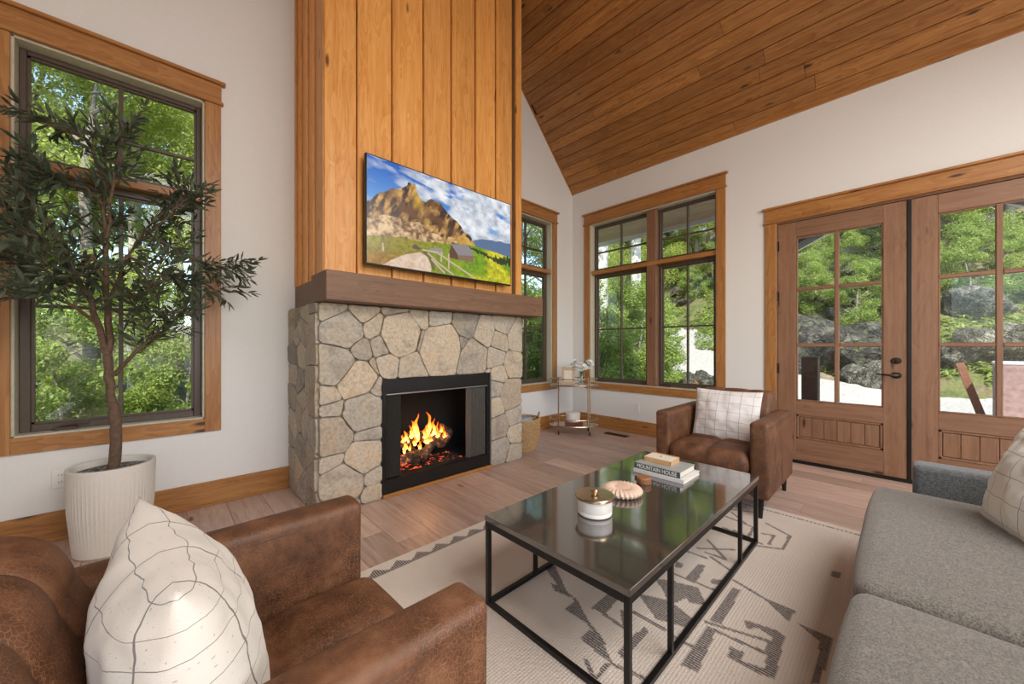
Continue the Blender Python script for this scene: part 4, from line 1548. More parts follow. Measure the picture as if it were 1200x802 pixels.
# ---------------------------------------------------------------- armchairs (face +x, origin mid base)
def armchair(label):
    t = thing('leather_armchair', label, 'armchair', (0, 0, 0))
    W = .3875
    AH = .657
    aw = .112
    z0 = .145
    xf, xb = .44, -.34

    def arm_fn(sg):
        def fn(q, u):
            n_ = noise.noise(q * 6) * .003
            # top is gently crowned
            q = q.copy()
            q.z += .006 * (1 - u.y ** 2) * (1 if u.z > .5 else 0)
            q.y += n_ + .004 * (1 - abs(u.x)) * (1 - abs(u.z)) * (1 if u.y > 0 else -1)
            return q
        return fn
    for s in (-1, 1):
        mb = soft_box((xf - xb) / 2, aw / 2, (AH - z0) / 2, .022, (10, 3, 8), arm_fn(s))
        a = mb.build('arm', M['leather'], t, smooth=True, loc=((xf + xb) / 2, s * (W - aw / 2), (AH + z0) / 2))
        # seams along the arm: two edge seams and one vertical seam each face
        hx, hy, hz = (xf - xb) / 2, aw / 2, (AH - z0) / 2
        for sy in (-1, 1):
            MB().tube([(-hx + .02, sy * (hy - .001), hz - .030), (hx - .02, sy * (hy - .001), hz - .030), (hx - .004, sy * (hy - .010), hz - .034)], .0016, 5).build('seam', M['seam'], a)
            MB().tube([(.02, sy * (hy + .0045), -hz + .02), (.02, sy * (hy + .0035), 0), (.02, sy * (hy + .001), hz - .034)], .0013, 5).build('seam', M['seam'], a)
    iw = W - aw
    # seat base and cushion
    MB().add(*((lambda b: (b.v, b.f))(soft_box((xf - xb) / 2 - .012, iw - .004, .07, .015, (4, 4, 2))))).build('seat_base', M['leather'], t, smooth=True, loc=((xf + xb) / 2 - .01, 0, z0 + .075))

    def seat_fn(q, u):
        q = q.copy()
        if u.z > 0:
            # biscuit tufting: seams at y thirds and x halves
            ty_ = abs(((u.y * 1.0 + 1) * 1.0) % 1 - 0)  # seam at y=-1,0,1
            dy = min(ty_, 1 - ty_)
            tx_ = ((u.x + 1) * 1.0) % 1
            dx = min(tx_, 1 - tx_)
            puff = .026 * min(1, dy * 5) ** .6 * min(1, dx * 5) ** .6
            q.z += (puff + .012 * (1 - u.x ** 2) * (1 - u.y ** 2)) * min(1, max(0, u.z))
        if u.x > .9:
            q.x += .02 * (1 - u.y ** 2) * (1 - u.z ** 2)
        return q
    mb = soft_box(.315, iw - .003, .062, .045, (30, 30, 2), seat_fn)
    mb.sharp = 80
    mb.build('seat_cushion', M['leather'], t, smooth=True, loc=(.155, 0, z0 + .152 + .055))
    # backrest: leans back, rolled top, vertical channels on the front
    nn = 60
    prof = [(.06, .36), (.075, .44), (.062, .54), (.035, .64), (.012, .71), (-.012, .765), (-.05, .80), (-.10, .815), (-.15, .81), (-.195, .785), (-.22, .74), (-.215, .68), (-.195, .58), (-.185, .45), (-.18, .22), (.03, .22)]
    # smooth the profile
    P2 = list(prof)
    for _ in range(2):
        Q = []
        for k in range(len(P2)):
            p0, p1 = P2[k], P2[(k + 1) % len(P2)]
            Q += [(p0[0] * .75 + p1[0] * .25, p0[1] * .75 + p1[1] * .25), (p0[0] * .25 + p1[0] * .75, p0[1] * .25 + p1[1] * .75)]
        P2 = Q
    V = []
    m = len(P2)
    cx_ = -.08
    hw = iw - .004
    for i_ in range(nn + 1):
        v = -1 + 2 * i_ / nn
        e = max(0, (abs(v) - .90) / .10)
        shrink = 1 - .18 * e * e
        ch_ = abs(math.sin((v + 1) * PI * 1.5))       # three panels
        for (px_, pz_) in P2:
            cz_ = .5
            xx = cx_ + (px_ - cx_) * shrink
            zz = pz_ if pz_ < .6 else .6 + (pz_ - .6) * (1 - .22 * e * e)
            if px_ > -.10 and pz_ > .36:
                tz_ = abs(math.sin((pz_ - .36) / .17 * PI))
                pf = .022 * (ch_ ** .35) * (.55 + .45 * tz_ ** .4)
                xx += pf - .014
            if pz_ > .75:
                zz += .008 * ch_ ** .4 - .004 + .0018 * math.sin(v * 90 + px_ * 30)
            V.append((xx, v * hw, zz))
    F = [(i_ * m + k, i_ * m + (k + 1) % m, (i_ + 1) * m + (k + 1) % m, (i_ + 1) * m + k) for i_ in range(nn) for k in range(m)]
    F += [tuple(range(m - 1, -1, -1)), tuple(nn * m + k for k in range(m))]
    mb = MB().add(V, F)
    mb.sharp = 75
    bk = mb.build('backrest', M['leather'], t, smooth=True, loc=(-.195, 0, -.005))
    for (lx, ly) in ((.39, .33), (.39, -.33), (-.31, .33), (-.31, -.33)):
        MB().tube([(lx + (.012 if lx > 0 else -.03), ly, .0), (lx, ly, z0 + .01)], [.014, .024], 12).build('leg', M['black'], t, smooth=True)
    return t


M['seam'] = plain('dark_seam', (.035, .013, .007), .5)
ca = armchair('brown leather armchair in the near left corner holding the cream lined pillow')
ca.location = (.055, .972, .0)
cb_ = copy_tree(ca)
cb_['label'] = 'brown leather armchair beside the french doors beyond the coffee table'
cb_.location = (3.37, 1.005, 0)
cb_.rotation_euler = (0, 0, PI)
for c_ in cb_.children:
    if c_.name.startswith('leg') and c_.location is not None:
        pass


# ---------------------------------------------------------------- pillows
def pillow(name, label, size, thick, mat, loc, rot, seed=0, wr=.006, pinch=.10, n=44, scoop=0.0):
    t = MB()
    V, F, UV = [], [], []
    for side in (1, -1):
        for i_ in range(n + 1):
            for j in range(n + 1):
                a, b = -1 + 2 * i_ / n, -1 + 2 * j / n
                k = 1 - pinch * (1 - abs(a)) ** 0 * 0
                ox = a * (1 - pinch * (1 - b * b) * abs(a) ** 3)
                oy = b * (1 - pinch * (1 - a * a) * abs(b) ** 3)
                h = ((1 - a * a) ** .55) * ((1 - b * b) ** .55)
                w = noise.noise(Vector((a * 2.2, b * 2.2, seed + side))) * wr * 2 + noise.noise(Vector((a * 6, b * 6, seed + side * 3))) * wr
                z = side * (thick * h + w * min(1, h * 3))
                V.append((ox * size[0] / 2, oy * size[1] / 2, z))
                UV.append((i_ / n, j / n))
    me = bpy.data.meshes.new(name)
    N1 = (n + 1) ** 2
    for s in (0, 1):
        for i_ in range(n):
            for j in range(n):
                q_ = [s * N1 + i_ * (n + 1) + j, s * N1 + (i_ + 1) * (n + 1) + j, s * N1 + (i_ + 1) * (n + 1) + j + 1, s * N1 + i_ * (n + 1) + j + 1]
                F.append(tuple(q_ if s == 0 else q_[::-1]))
    me.from_pydata(V, [], F)
    uvl = me.uv_layers.new(name='UVMap')
    for l in me.loops:
        uvl.data[l.index].uv = UV[l.vertex_index]
    bm = bmesh.new()
    bm.from_mesh(me)
    bmesh.ops.remove_doubles(bm, verts=bm.verts, dist=1e-5)
    bm.to_mesh(me)
    bm.free()
    me.polygons.foreach_set('use_smooth', [True] * len(me.polygons))
    me.materials.append(mat)
    o = link(name, me, None, loc, rot)
    tag(o, label, 'pillow')
    return o


def orient(nrm, up, roll=0):
    z = Vector(nrm).normalized()
    y = Vector(up)
    y = (y - z * y.dot(z)).normalized()
    x = y.cross(z)
    return (Matrix((x, y, z)).transposed() @ Matrix.Rotation(roll, 3, 'Z')).to_euler()


pillow('throw_pillow', 'plump cream pillow with thin dark woven lines on the near leather armchair', (.53, .47), .116, M['pillow_a'], (.03, .935, .610), orient((1, .10, .16), (-.16, 0, 1)), 3, .006, .08)
pillow('throw_pillow', 'white pillow with a thin grid pattern on the armchair by the doors', (.50, .45), .085, M['pillow_b'], (3.38, 1.01, .60), orient((-1, .0, .28), (.28, 0, 1)), 9, .006, .05)
pillow('throw_pillow', 'pale grid-patterned pillow against the sofa arm at the right edge', (.46, .46), .085, M['pillow_c'], (2.385, -.36, .655), orient((-.30, 1, .35), (0, -.30, 1), math.radians(4)), 15, .006, .06)

# ---------------------------------------------------------------- sofa
sf = thing('grey_sofa', 'long grey tweed sofa facing the fireplace at the right edge of the room', 'sofa', (0, 0, 0))


def cush_fn(crown, px_=0.0):
    def fn(q, u):
        q = q.copy()
        if u.z > 0:
            q.z += crown * (1 - u.x ** 4) * (1 - u.y ** 4)
        if u.y > .8:
            q.y += .018 * (1 - u.x ** 4) * (1 - u.z ** 2)
        q.z += noise.noise(q * 3) * .004
        return q
    return fn


SYF = .115
for (a, b) in ((1.565, 2.765), (.36, 1.555)):
    mb = soft_box((b - a) / 2, .36, .085, .045, (20, 14, 3), cush_fn(.018))
    mb.build('seat_cushion', M['sofa'], sf, smooth=True, loc=((a + b) / 2, SYF - .36 - .005, .362))
MB().add(*((lambda b_: (b_.v, b_.f))(soft_box(1.36, .44, .075, .02, (6, 4, 2))))).build('base', M['sofa'], sf, smooth=True, loc=(1.565, -.50, .20))
for x in (2.845, .285):
    soft_box(.075, .48, .225, .028, (3, 8, 5)).build('arm', M['sofa_arm'], sf, smooth=True, loc=(x, -.51, .355))
bk = soft_box(1.205, .10, .24, .06, (16, 3, 5), cush_fn(.01))
bk.build('backrest', M['sofa'], sf, smooth=True, loc=(1.565, -.88, .60))
for x in (2.80, .33):
    for y in (-.09, -.92):
        MB().tube([(x, y, .012 if y > -.7 else 0), (x, y, .14)], [.016, .024], 10).build('leg', M['black'], sf, smooth=True)

# ---------------------------------------------------------------- bar cart
BC = Vector((4.10, 3.10, 0))
cart = thing('bar_cart', 'small oval brass bar cart with glass top standing in the corner between windows', 'cart', BC, math.radians(-50))
ca_, cb2 = .325, .185      # half axes


def oval(a, b, z, n=40):
    return [(a * math.cos(2 * PI * k / n), b * math.sin(2 * PI * k / n), z) for k in range(n + 1)]


for z, nm in ((.655, 'top_shelf'), (.115, 'lower_shelf')):
    MB().lathe([(0, z - .006), (1.0, z - .006), (1.0, z + .002), (0, z + .002)], n=48, sx=ca_ - .006, sy=cb2 - .006).build(nm, M['marble'] if z > .5 else M['bronzeglass'] if 'bronzeglass' in M else M['brass'], cart)
    MB().tube(oval(ca_, cb2, z - .002), .009, 8, cap=False).build('shelf_rim', M['brass'], cart, smooth=True)
    MB().tube(oval(ca_, cb2, z + .085), .006, 8, cap=False).build('guard_rail', M['brass'], cart, smooth=True)
    for k in range(4):
        a = PI / 4 + k * PI / 2 + (.25 if k % 2 else -.25)
        MB().tube([(ca_ * math.cos(a), cb2 * math.sin(a), z), (ca_ * math.cos(a), cb2 * math.sin(a), z + .085)], .004, 6).build('rail_post', M['brass'], cart)
for sx in (-1, 1):
    for sy in (-1, 1):
        lx, ly = sx * .205, sy * .135
        l = MB().tube([(lx, ly, .05), (lx, ly, .745)], .009, 8).build('leg', M['brass'], cart, smooth=True)
        w = MB().tube([(lx - .008, ly, .024), (lx + .008, ly, .024)], .024, 16).build('caster', M['black'], cart, smooth=True)
        MB().tube([(lx, ly, .022), (lx, ly, .055)], .006, 8).build('axle', M['brass'], w)
R50 = Matrix.Rotation(math.radians(-50), 3, 'Z')


def on_cart(x, y, z):
    return BC + R50 @ Vector((x, y, 0)) + Vector((0, 0, z))


pf = thing('photo_frame', 'tan wooden picture frame leaning upright on the bar cart top', 'frame', on_cart(-.075, -.045, .659), math.radians(-50 + 0))
frm = MB()
for qd in ((-.09, -.055, 0, .24), (.055, .09, 0, .24), (-.055, .055, 0, .045), (-.055, .055, .195, .24)):
    frm.box(qd[0], qd[1], -.008, .008, qd[2], qd[3], ch=.002)
Mt = Matrix.Rotation(math.radians(-9), 4, 'X')
frm.v = [tuple(Mt @ Vector(p)) for p in frm.v]
M['tan_frame'] = plain('tan_frame', (.50, .35, .21), .5, var=.1)
frm.build('frame', M['tan_frame'], pf)
mt = MB().box(-.055, .055, -.003, .004, .045, .195)
mt.v = [tuple(Mt @ Vector(p)) for p in mt.v]
mt.build('print', M['paper'], pf)
mt = MB().box(-.012, .012, .085, .089, 0, .14)
mt.v = [tuple(Matrix.Rotation(math.radians(20), 4, 'X') @ Vector(p)) for p in mt.v]
mt.build('easel_back', M['tan_frame'], pf)

t = NT('clear_glass')
t.set(Base_Color=(.9, .95, .93), Roughness=.03, Transmission_Weight=1.0, IOR=1.3)
M['clear'] = t.m
vz = thing('glass_vase', 'clear glass vase holding white flowers on the bar cart', 'vase', on_cart(.10, -.02, .659))
MB().lathe([(.0, 0), (.034, 0), (.042, .03), (.044, .07), (.036, .11), (.034, .15), (.040, .17), (.037, .17), (.031, .15), (.033, .11), (.040, .07), (.038, .03), (.03, .006), (.0, .006)], n=24).build('vase_body', M['clear'], vz, smooth=True)
rg = random.Random(8)
vc = on_cart(.10, -.02, .659)


def flower_mesh():
    petals = MB()
    for ring, (cnt, tilt, ln, w) in enumerate(((9, .15, .062, .036), (8, .7, .054, .032), (6, 1.2, .040, .026))):
        for k in range(cnt):
            a = 2 * PI * (k + .5 * ring) / cnt
            V = []
            for i_ in range(4):
                s_ = i_ / 3
                ww = w * math.sin(PI * (.18 + .75 * s_)) / 2
                rr = ln * s_ * math.cos(tilt * (1 - .3 * s_)) + .003
                hh = ln * s_ * math.sin(tilt * (1 - .3 * s_)) + .004 * ring
                for e in (-1, 0, 1):
                    V.append((rr * math.cos(a) - e * ww * math.sin(a), rr * math.sin(a) + e * ww * math.cos(a), hh + abs(e) * .004))
            petals.add(V, [(i_ * 3 + e, i_ * 3 + e + 1, (i_ + 1) * 3 + e + 1, (i_ + 1) * 3 + e) for i_ in range(3) for e in range(2)])
    return petals


heads = [((-.10, .03, .27), 'white flower at the far left of the cart bouquet'), ((-.055, .0, .235), 'white flower low on the left of the cart bouquet'), ((-.07, .05, .30), 'topmost white flower of the cart bouquet'), ((-.01, -.03, .22), 'white flower at the middle front of the cart bouquet'), ((.035, -.03, .235), 'white flower front right of the middle in the cart bouquet'), ((.115, .0, .29), 'large white flower reaching out to the right of the bouquet'), ((.085, .03, .24), 'white flower low on the right side of the bouquet'), ((.0, .05, .26), 'white flower at the back middle of the bouquet')]
fm = None
for (hx, hy, hz), lab in heads:
    hp = vc + R50 @ Vector((hx, hy, 0)) + Vector((0, 0, hz))
    f_ = thing('white_flower', lab, 'flower', hp)
    d = (hp - (vc + Vector((0, 0, .10)))).normalized()
    f_.rotation_euler = (d * .6 + Vector((-.3, -.3, .2))).to_track_quat('Z', 'Y').to_euler()
    if fm is None:
        o_ = flower_mesh().build('petals', M['petal'], f_, smooth=True)
        fm = o_.data
    else:
        link('petals', fm, f_)
    inv = f_.rotation_euler.to_matrix().inverted()
    base = vc + Vector((rg.uniform(-.01, .01), rg.uniform(-.01, .01), .02))
    neck = vc + (hp - vc) * .12 + Vector((0, 0, .12))
    neck = Vector((vc.x + (hp.x - vc.x) * .15, vc.y + (hp.y - vc.y) * .15, vc.z + .165))
    MB().tube([inv @ (base - hp), inv @ (neck - hp), (0, 0, 0)], .0022, 6).build('stem', M['stem'], f_)
    lf = MB()
    for k in range(5):
        c_ = neck.lerp(hp, .35 + .12 * k)
        dd = Vector((rg.uniform(-1, 1), rg.uniform(-1, 1), rg.uniform(-.2, .8))).normalized()
        sd = dd.cross(Vector((0, 0, 1))).normalized() * .012
        pts_ = [c_, c_ + dd * .03 + sd, c_ + dd * .065, c_ + dd * .03 - sd]
        lf.add([inv @ (p - hp) for p in pts_], [(0, 1, 2, 3)])
    lf.build('leaf', M['stem'], f_)

t = thing('round_canister', 'round white lidded canister on the books on the cart lower shelf', 'canister', on_cart(-.01, -.01, .161))
MB().lathe([(0, 0), (.092, 0), (.096, .006), (.096, .095), (0, .095)], n=36).build('canister_body', M['white_ceramic'], t, smooth=True)
MB().lathe([(0, .0955), (.098, .0955), (.099, .116), (.085, .122), (0, .124)], n=36).build('lid', M['white_ceramic'], t, smooth=True)
M['redspine'] = plain('dark_red_cover', (.16, .05, .035), .5, var=.2)
bk_ = book(on_cart(0, -.085, .1175), math.radians(-50 + 90), .17, .24, .042, M['redspine'], M['redspine'], 'dark book with pale spine lettering lying on the lower shelf of the cart', 'LODGE', .026, M['ink'], name='shelf_book')
for c_ in list(bk_.children):
    if c_.name.startswith('lettering'):
        bpy.data.objects.remove(c_)
# ---------------------------------------------------------------- basket
BK = Vector((3.035, 3.03, 0))
bs = thing('wicker_basket', 'tall woven rattan basket with loop handles beside the stone fireplace', 'basket', BK)


def brad(z):
    s_ = z / .36
    return .125 + .075 * math.sin(PI * min(1, s_ * .62 + .05)) + (.01 if s_ > .9 else 0)


nst = 34
for k in range(nst):
    a = 2 * PI * k / nst
    MB().tube([(brad(z) * math.cos(a), brad(z) * math.sin(a), z) for z in (0.004, .05, .1, .15, .2, .25, .3, .36)], .0045, 5).build('upright_cane', M['wicker'], bs)
row = 0
z = .006
while z < .36:
    n = 68
    r_ = brad(z)
    MB().tube([((r_ + (.006 if (k + row * 2) % 4 < 2 else -.005)) * math.cos(2 * PI * k / n), (r_ + (.006 if (k + row * 2) % 4 < 2 else -.005)) * math.sin(2 * PI * k / n), z) for k in range(n + 1)], .0065 if z < .34 else .009, 5, cap=False).build('cane_row', M['wicker'], bs, smooth=True)
    z += .0165
    row += 1
MB().lathe([(0, .002), (.13, .002), (.13, .008), (0, .008)], n=30).build('bottom', M['wicker'], bs)
for a in (-.75, PI - .75):
    MB().tube([(brad(.36) * math.cos(a + s_ * .38), brad(.36) * math.sin(a + s_ * .38), .35 + .07 * math.cos(s_ * PI / 2)) for s_ in (-1, -.7, -.4, 0, .4, .7, 1)], .010, 8).build('handle', M['wicker'], bs, smooth=True)
fold = thing('folded_blanket', 'blue-grey folded cloth showing at the top of the wicker basket', 'blanket', BK + Vector((-.01, -.01, .012)))
soft_box(.10, .10, .165, .04, (5, 5, 4), lambda q, u: q + Vector((0, 0, noise.noise(q * 9) * .02))).build('cloth', M['greycloth'], fold, smooth=True, loc=(0, 0, .185))

# ---------------------------------------------------------------- potted olive tree
PT = Vector((-.197, 3.206, 0))
pt = thing('potted_olive_tree', 'tall olive tree in a round white ribbed planter before the left window', 'plant', PT)
MB().lathe([(0, 0), (.150, 0), (.158, .01), (.176, .25), (.185, .487), (.183, .492), (.168, .492), (.165, .487), (.160, .42), (0, .42)], n=180, ripple=lambda k, r, z: (1 + (.012 if k % 3 == 0 else 0)) if (.02 < z < .47 and r > .1) else 1).build('planter', M['concrete_pot'], pt)
t = NT('gravel_soil')
c = t.coords()
vo = t.n('ShaderNodeTexVoronoi', i_Vector=c, i_Scale=95.0)
t.set(Base_Color=t.ramp(t.n('ShaderNodeSeparateColor', i_0=vo.outputs['Color']).outputs[0], [(0, (.03, .028, .025)), (.6, (.16, .15, .14)), (1, (.42, .40, .37))]), Roughness=.9)
t.bump(vo.outputs[0], .8, .01)
MB().lathe([(0, .464), (.10, .462), (.164, .455), (.162, .44), (0, .44)], n=40).build('gravel', t.m, pt, smooth=True, kind='stuff')


def tp_(px_, py_, t_=2.19):
    return at(px_, py_, t_) - PT


rg = random.Random(17)


def path(pts, wob=.012, n=4):
    out = []
    for a, b in zip(pts[:-1], pts[1:]):
        for k in range(n):
            out.append(a.lerp(b, k / n) + Vector((rg.uniform(-wob, wob), rg.uniform(-wob, wob), 0)))
    out.append(pts[-1])
    return out


trunk = path([Vector((0, 0, .45)), tp_(137, 505), tp_(131, 470), tp_(127, 440)], .005)
tb_ = MB().tube(trunk, [.027, .027, .027, .026, .026, .025, .025, .024, .022, .021, .021, .022, .023][:len(trunk)], 12)
main = [([(127, 440, 2.19), (122, 400, 2.17), (105, 350, 2.12), (80, 300, 2.05), (50, 250, 2.0), (20, 215, 1.95)], .018),
        ([(128, 442, 2.19), (128, 400, 2.19), (126, 340, 2.2), (124, 270, 2.22), (120, 205, 2.2), (100, 162, 2.1), (45, 142, 2.0)], .019),
        ([(132, 440, 2.19), (160, 410, 2.2), (190, 385, 2.25), (215, 365, 2.3)], .011),
        ([(128, 395, 2.19), (125, 360, 2.25), (145, 310, 2.3), (170, 270, 2.35), (205, 235, 2.4)], .012),
        ([(124, 280, 2.21), (132, 220, 2.2), (138, 180, 2.2), (146, 150, 2.2)], .008),
        ([(118, 385, 2.17), (90, 360, 2.05), (55, 345, 1.95), (15, 350, 1.85)], .010),
        ([(150, 300, 2.32), (185, 320, 2.3), (220, 330, 2.35), (250, 340, 2.4)], .008),
        ([(170, 270, 2.35), (215, 300, 2.4), (245, 310, 2.45), (270, 315, 2.5)], .007),
        ([(126, 340, 2.2), (110, 300, 2.1), (85, 330, 1.95), (50, 310, 1.85)], .007),
        ([(128, 330, 2.2), (150, 350, 2.05), (175, 340, 1.98), (195, 300, 1.95)], .007),
        ([(80, 300, 2.05), (60, 290, 1.95), (25, 270, 1.85), (-20, 240, 1.8)], .007),
        ([(100, 340, 2.1), (60, 330, 2.1), (20, 310, 2.05), (-15, 290, 2.0)], .007),
        ([(122, 240, 2.2), (100, 220, 2.15), (75, 215, 2.1), (50, 200, 2.05)], .006),
        ([(160, 285, 2.33), (190, 260, 2.3), (210, 240, 2.3), (222, 228, 2.3)], .006),
        ([(124, 270, 2.22), (105, 250, 2.4), (80, 270, 2.5), (60, 260, 2.6)], .006),
        ([(122, 360, 2.19), (150, 370, 2.35), (180, 350, 2.5), (215, 290, 2.55)], .006)]
tips = []
for pts, r0 in main:
    P = path([tp_(*p) for p in pts], .008, 3)
    n = len(P)
    tb_.tube(P, [r0 * (1 - .85 * k / (n - 1)) + .0015 for k in range(n)], 7)
    for k in range(n):
        s_ = k / (n - 1)
        if s_ > .33:
            tips.append((P[k], (P[min(k + 1, n - 1)] - P[max(k - 1, 0)]).normalized(), s_))
twig = MB()
leaves = []


def spray(base, d, ln):
    nseg = 5
    P = [base]
    dd = d.copy()
    for k in range(nseg):
        dd = (dd + Vector((rg.uniform(-.2, .2), rg.uniform(-.2, .2), rg.uniform(-.10, .16)))).normalized()
        P.append(P[-1] + dd * ln / nseg)
    twig.tube(P, [.0024 * (1 - .7 * k / nseg) for k in range(nseg + 1)], 5)
    cnt = int(ln / .0145)
    for k in range(cnt):
        s_ = (k + 1) / cnt * nseg
        i_ = min(int(s_), nseg - 1)
        p = P[i_].lerp(P[i_ + 1], s_ - i_)
        ax = (P[i_ + 1] - P[i_]).normalized()
        sd = ax.cross(Vector((rg.uniform(-1, 1), rg.uniform(-1, 1), rg.uniform(-1, 1)))).normalized()
        dl = (ax * rg.uniform(.5, 1.0) + sd * rg.uniform(.5, .9)).normalized()
        leaves.append((p, dl, rg.uniform(.055, .09)))
    leaves.append((P[-1], dd, .07))


for (p, d, s_) in tips:
    for _ in range(rg.choice([2, 2, 3])):
        v = Vector((rg.uniform(-1, 1), rg.uniform(-1, 1), rg.uniform(-.55, .65)))
        dr = (d * .8 + v).normalized()
        spray(p, dr, rg.uniform(.10, .22))
# keep the tree on the room side of the window wall
leaves = [l for l in leaves if (l[0] + l[1] * l[2] + PT).y < YB - .03]
tb_.build('trunk', M['olive_bark'], pt, smooth=True)
twig.v = [(p[0], min(p[1], YB - .03 - PT.y), p[2]) for p in twig.v]
twig.build('twigs', M['olive_bark'], pt, kind='stuff')
lm = MB()
LV = []
for i_, (s_, w) in enumerate(((0, .001), (.25, .085), (.55, .11), (.8, .07), (1, .002))):
    bend = -.10 * s_ * s_
    LV += [(-w, s_, bend + .02 * (w > .01)), (0, s_, bend), (w, s_, bend + .02 * (w > .01))]
lm.add(LV, [(i_ * 3 + e, i_ * 3 + e + 1, (i_ + 1) * 3 + e + 1, (i_ + 1) * 3 + e) for i_ in range(4) for e in range(2)])
camp = Vector((0, 0, 1.18))
leaves.sort(key=lambda l: (l[0] + PT - camp).length)
first = None
rest = MB()
for k, (p, d, ln) in enumerate(leaves):
    q_ = d.to_track_quat('Y', 'Z') @ Matrix.Rotation(rg.uniform(-1.2, 1.2), 3, 'Y').to_quaternion()
    if k < 290:
        if first is None:
            first = lm.build('leaf', M['olive'], pt, smooth=True)
            o_ = first
        else:
            o_ = link('leaf', first.data, pt)
        o_.rotation_euler = q_.to_euler()
        o_.location = p
        o_.scale = (ln,) * 3
    else:
        Mx = Matrix.Translation(p) @ q_.to_matrix().to_4x4() @ Matrix.Scale(ln, 4)
        rest.add([Mx @ Vector(v) for v in lm.v], lm.f)
rest.build('foliage', M['olive'], pt, smooth=True, kind='stuff')

# ---------------------------------------------------------------- outdoors
def gh(x, y):
    z = -.22
    z += .125 * max(0.0, x * .6 + y * 1.15 - 8.2) * (1 if x > 6 else max(0, (x - 4.9) / 1.1))
    if y > 3.9:
        w = min(1.0, max(0.0, (6.5 - x) / 3))
        z = z * (1 - w) + w * (-.5 + .10 * max(0, y - 12) * 1.2)
    hx = 15.5 + .75 * max(0, y - 3.2) + 1.2 * noise.noise(Vector((0, y * .25, 3)))
    z += .62 * max(0.0, x - hx) ** 1.0 * (1 if x - hx < 14 else 14 / (x - hx)) 
    z += noise.noise(Vector((x * .5, y * .5, 0))) * .22 * min(1, max(0, (x - hx + 1))) + noise.noise(Vector((x * 1.7, y * 1.7, 5))) * .09 * min(1, max(0, x - hx + .5))
    return z


def gmask(x, y):
    m = 0.0
    if 4.8 < x < 15.3 and -14 < y < 5.2 + .15 * (x - 5):
        m = 1.0
    P = [(12, 3.2), (15.5, 6.0), (18.5, 9.5), (20, 14), (19, 20)]
    for (x1, y1), (x2, y2) in zip(P[:-1], P[1:]):
        L = (x2 - x1) ** 2 + (y2 - y1) ** 2
        t_ = max(0, min(1, ((x - x1) * (x2 - x1) + (y - y1) * (y2 - y1)) / L))
        d = math.hypot(x - x1 - t_ * (x2 - x1), y - y1 - t_ * (y2 - y1))
        m = max(m, 1.0 if d < 2.0 else max(0, 1 - (d - 2.0) / .7))
    return m


gx = np.linspace(-30, 46, 200)
gy = np.linspace(-22, 40, 164)
V, val = [], []
for x in gx:
    for y in gy:
        inside = XL - .1 < x < XR + .1 and YR - .1 < y < YB + .1
        V.append((x, y, -.45 if inside else gh(x, y)))
        val.append(gmask(x, y))
ng = len(gy)
me = bpy.data.meshes.new('ground')
me.from_pydata(V, [], [(i_ * ng + j, (i_ + 1) * ng + j, (i_ + 1) * ng + j + 1, i_ * ng + j + 1) for i_ in range(len(gx) - 1) for j in range(ng - 1)])
a_ = me.attributes.new('gravel', 'FLOAT', 'POINT')
a_.data.foreach_set('value', val)
me.polygons.foreach_set('use_smooth', [True] * len(me.polygons))
me.materials.append(M['ground'])
link('ground', me, kind='structure')
MB().box(XR + WT, XR + 1.6, -1.8, 1.6, -.24, -.03, ch=.01).build('patio_step', M['mortar'], kind='structure')

rr_ = random.Random(5)


def rock_proto(seed):
    bm = bmesh.new()
    bmesh.ops.create_icosphere(bm, subdivisions=4, radius=1)
    rg_ = random.Random(int(seed * 10))
    planes = []
    for _ in range(16):
        d_ = Vector((rg_.gauss(0, 1), rg_.gauss(0, 1), rg_.gauss(0, 1))).normalized()
        planes.append((d_, rg_.uniform(.50, .88)))
    for v in bm.verts:
        p = v.co.copy()
        for d_, c_ in planes:
            e = p.dot(d_) - c_
            if e > 0:
                p -= d_ * e
        p += v.co * (noise.noise(p * 2.3 + Vector((0, seed, 0))) * .10 + noise.noise(p * 7 + Vector((0, seed, 0))) * .05 + noise.noise(p * 17 + Vector((0, seed, 0))) * .02)
        p.z *= .8
        v.co = p
    me_ = bpy.data.meshes.new('boulder')
    bm.to_mesh(me_)
    bm.free()
    me_.polygons.foreach_set('use_smooth', [True] * len(me_.polygons))
    me_.materials.append(M['rock'])
    return me_


rocks = [rock_proto(s_ * 3.7) for s_ in range(6)]


def rock(x, y, s_, label, group=None, dz=0, squash=1, dark=False):
    o_ = link('boulder', rocks[rr_.randrange(6)], None, (x, y, gh(x, y) + s_ * .25 + dz), (rr_.uniform(-.3, .3), rr_.uniform(-.3, .3), rr_.uniform(0, 6.3)))
    o_.scale = (s_, s_ * rr_.uniform(.8, 1.3), s_ * squash)
    if dark:
        o_.data = o_.data.copy()
        o_.data.materials[0] = M['rock_dark']
    tag(o_, label, 'boulder', group)
    return o_


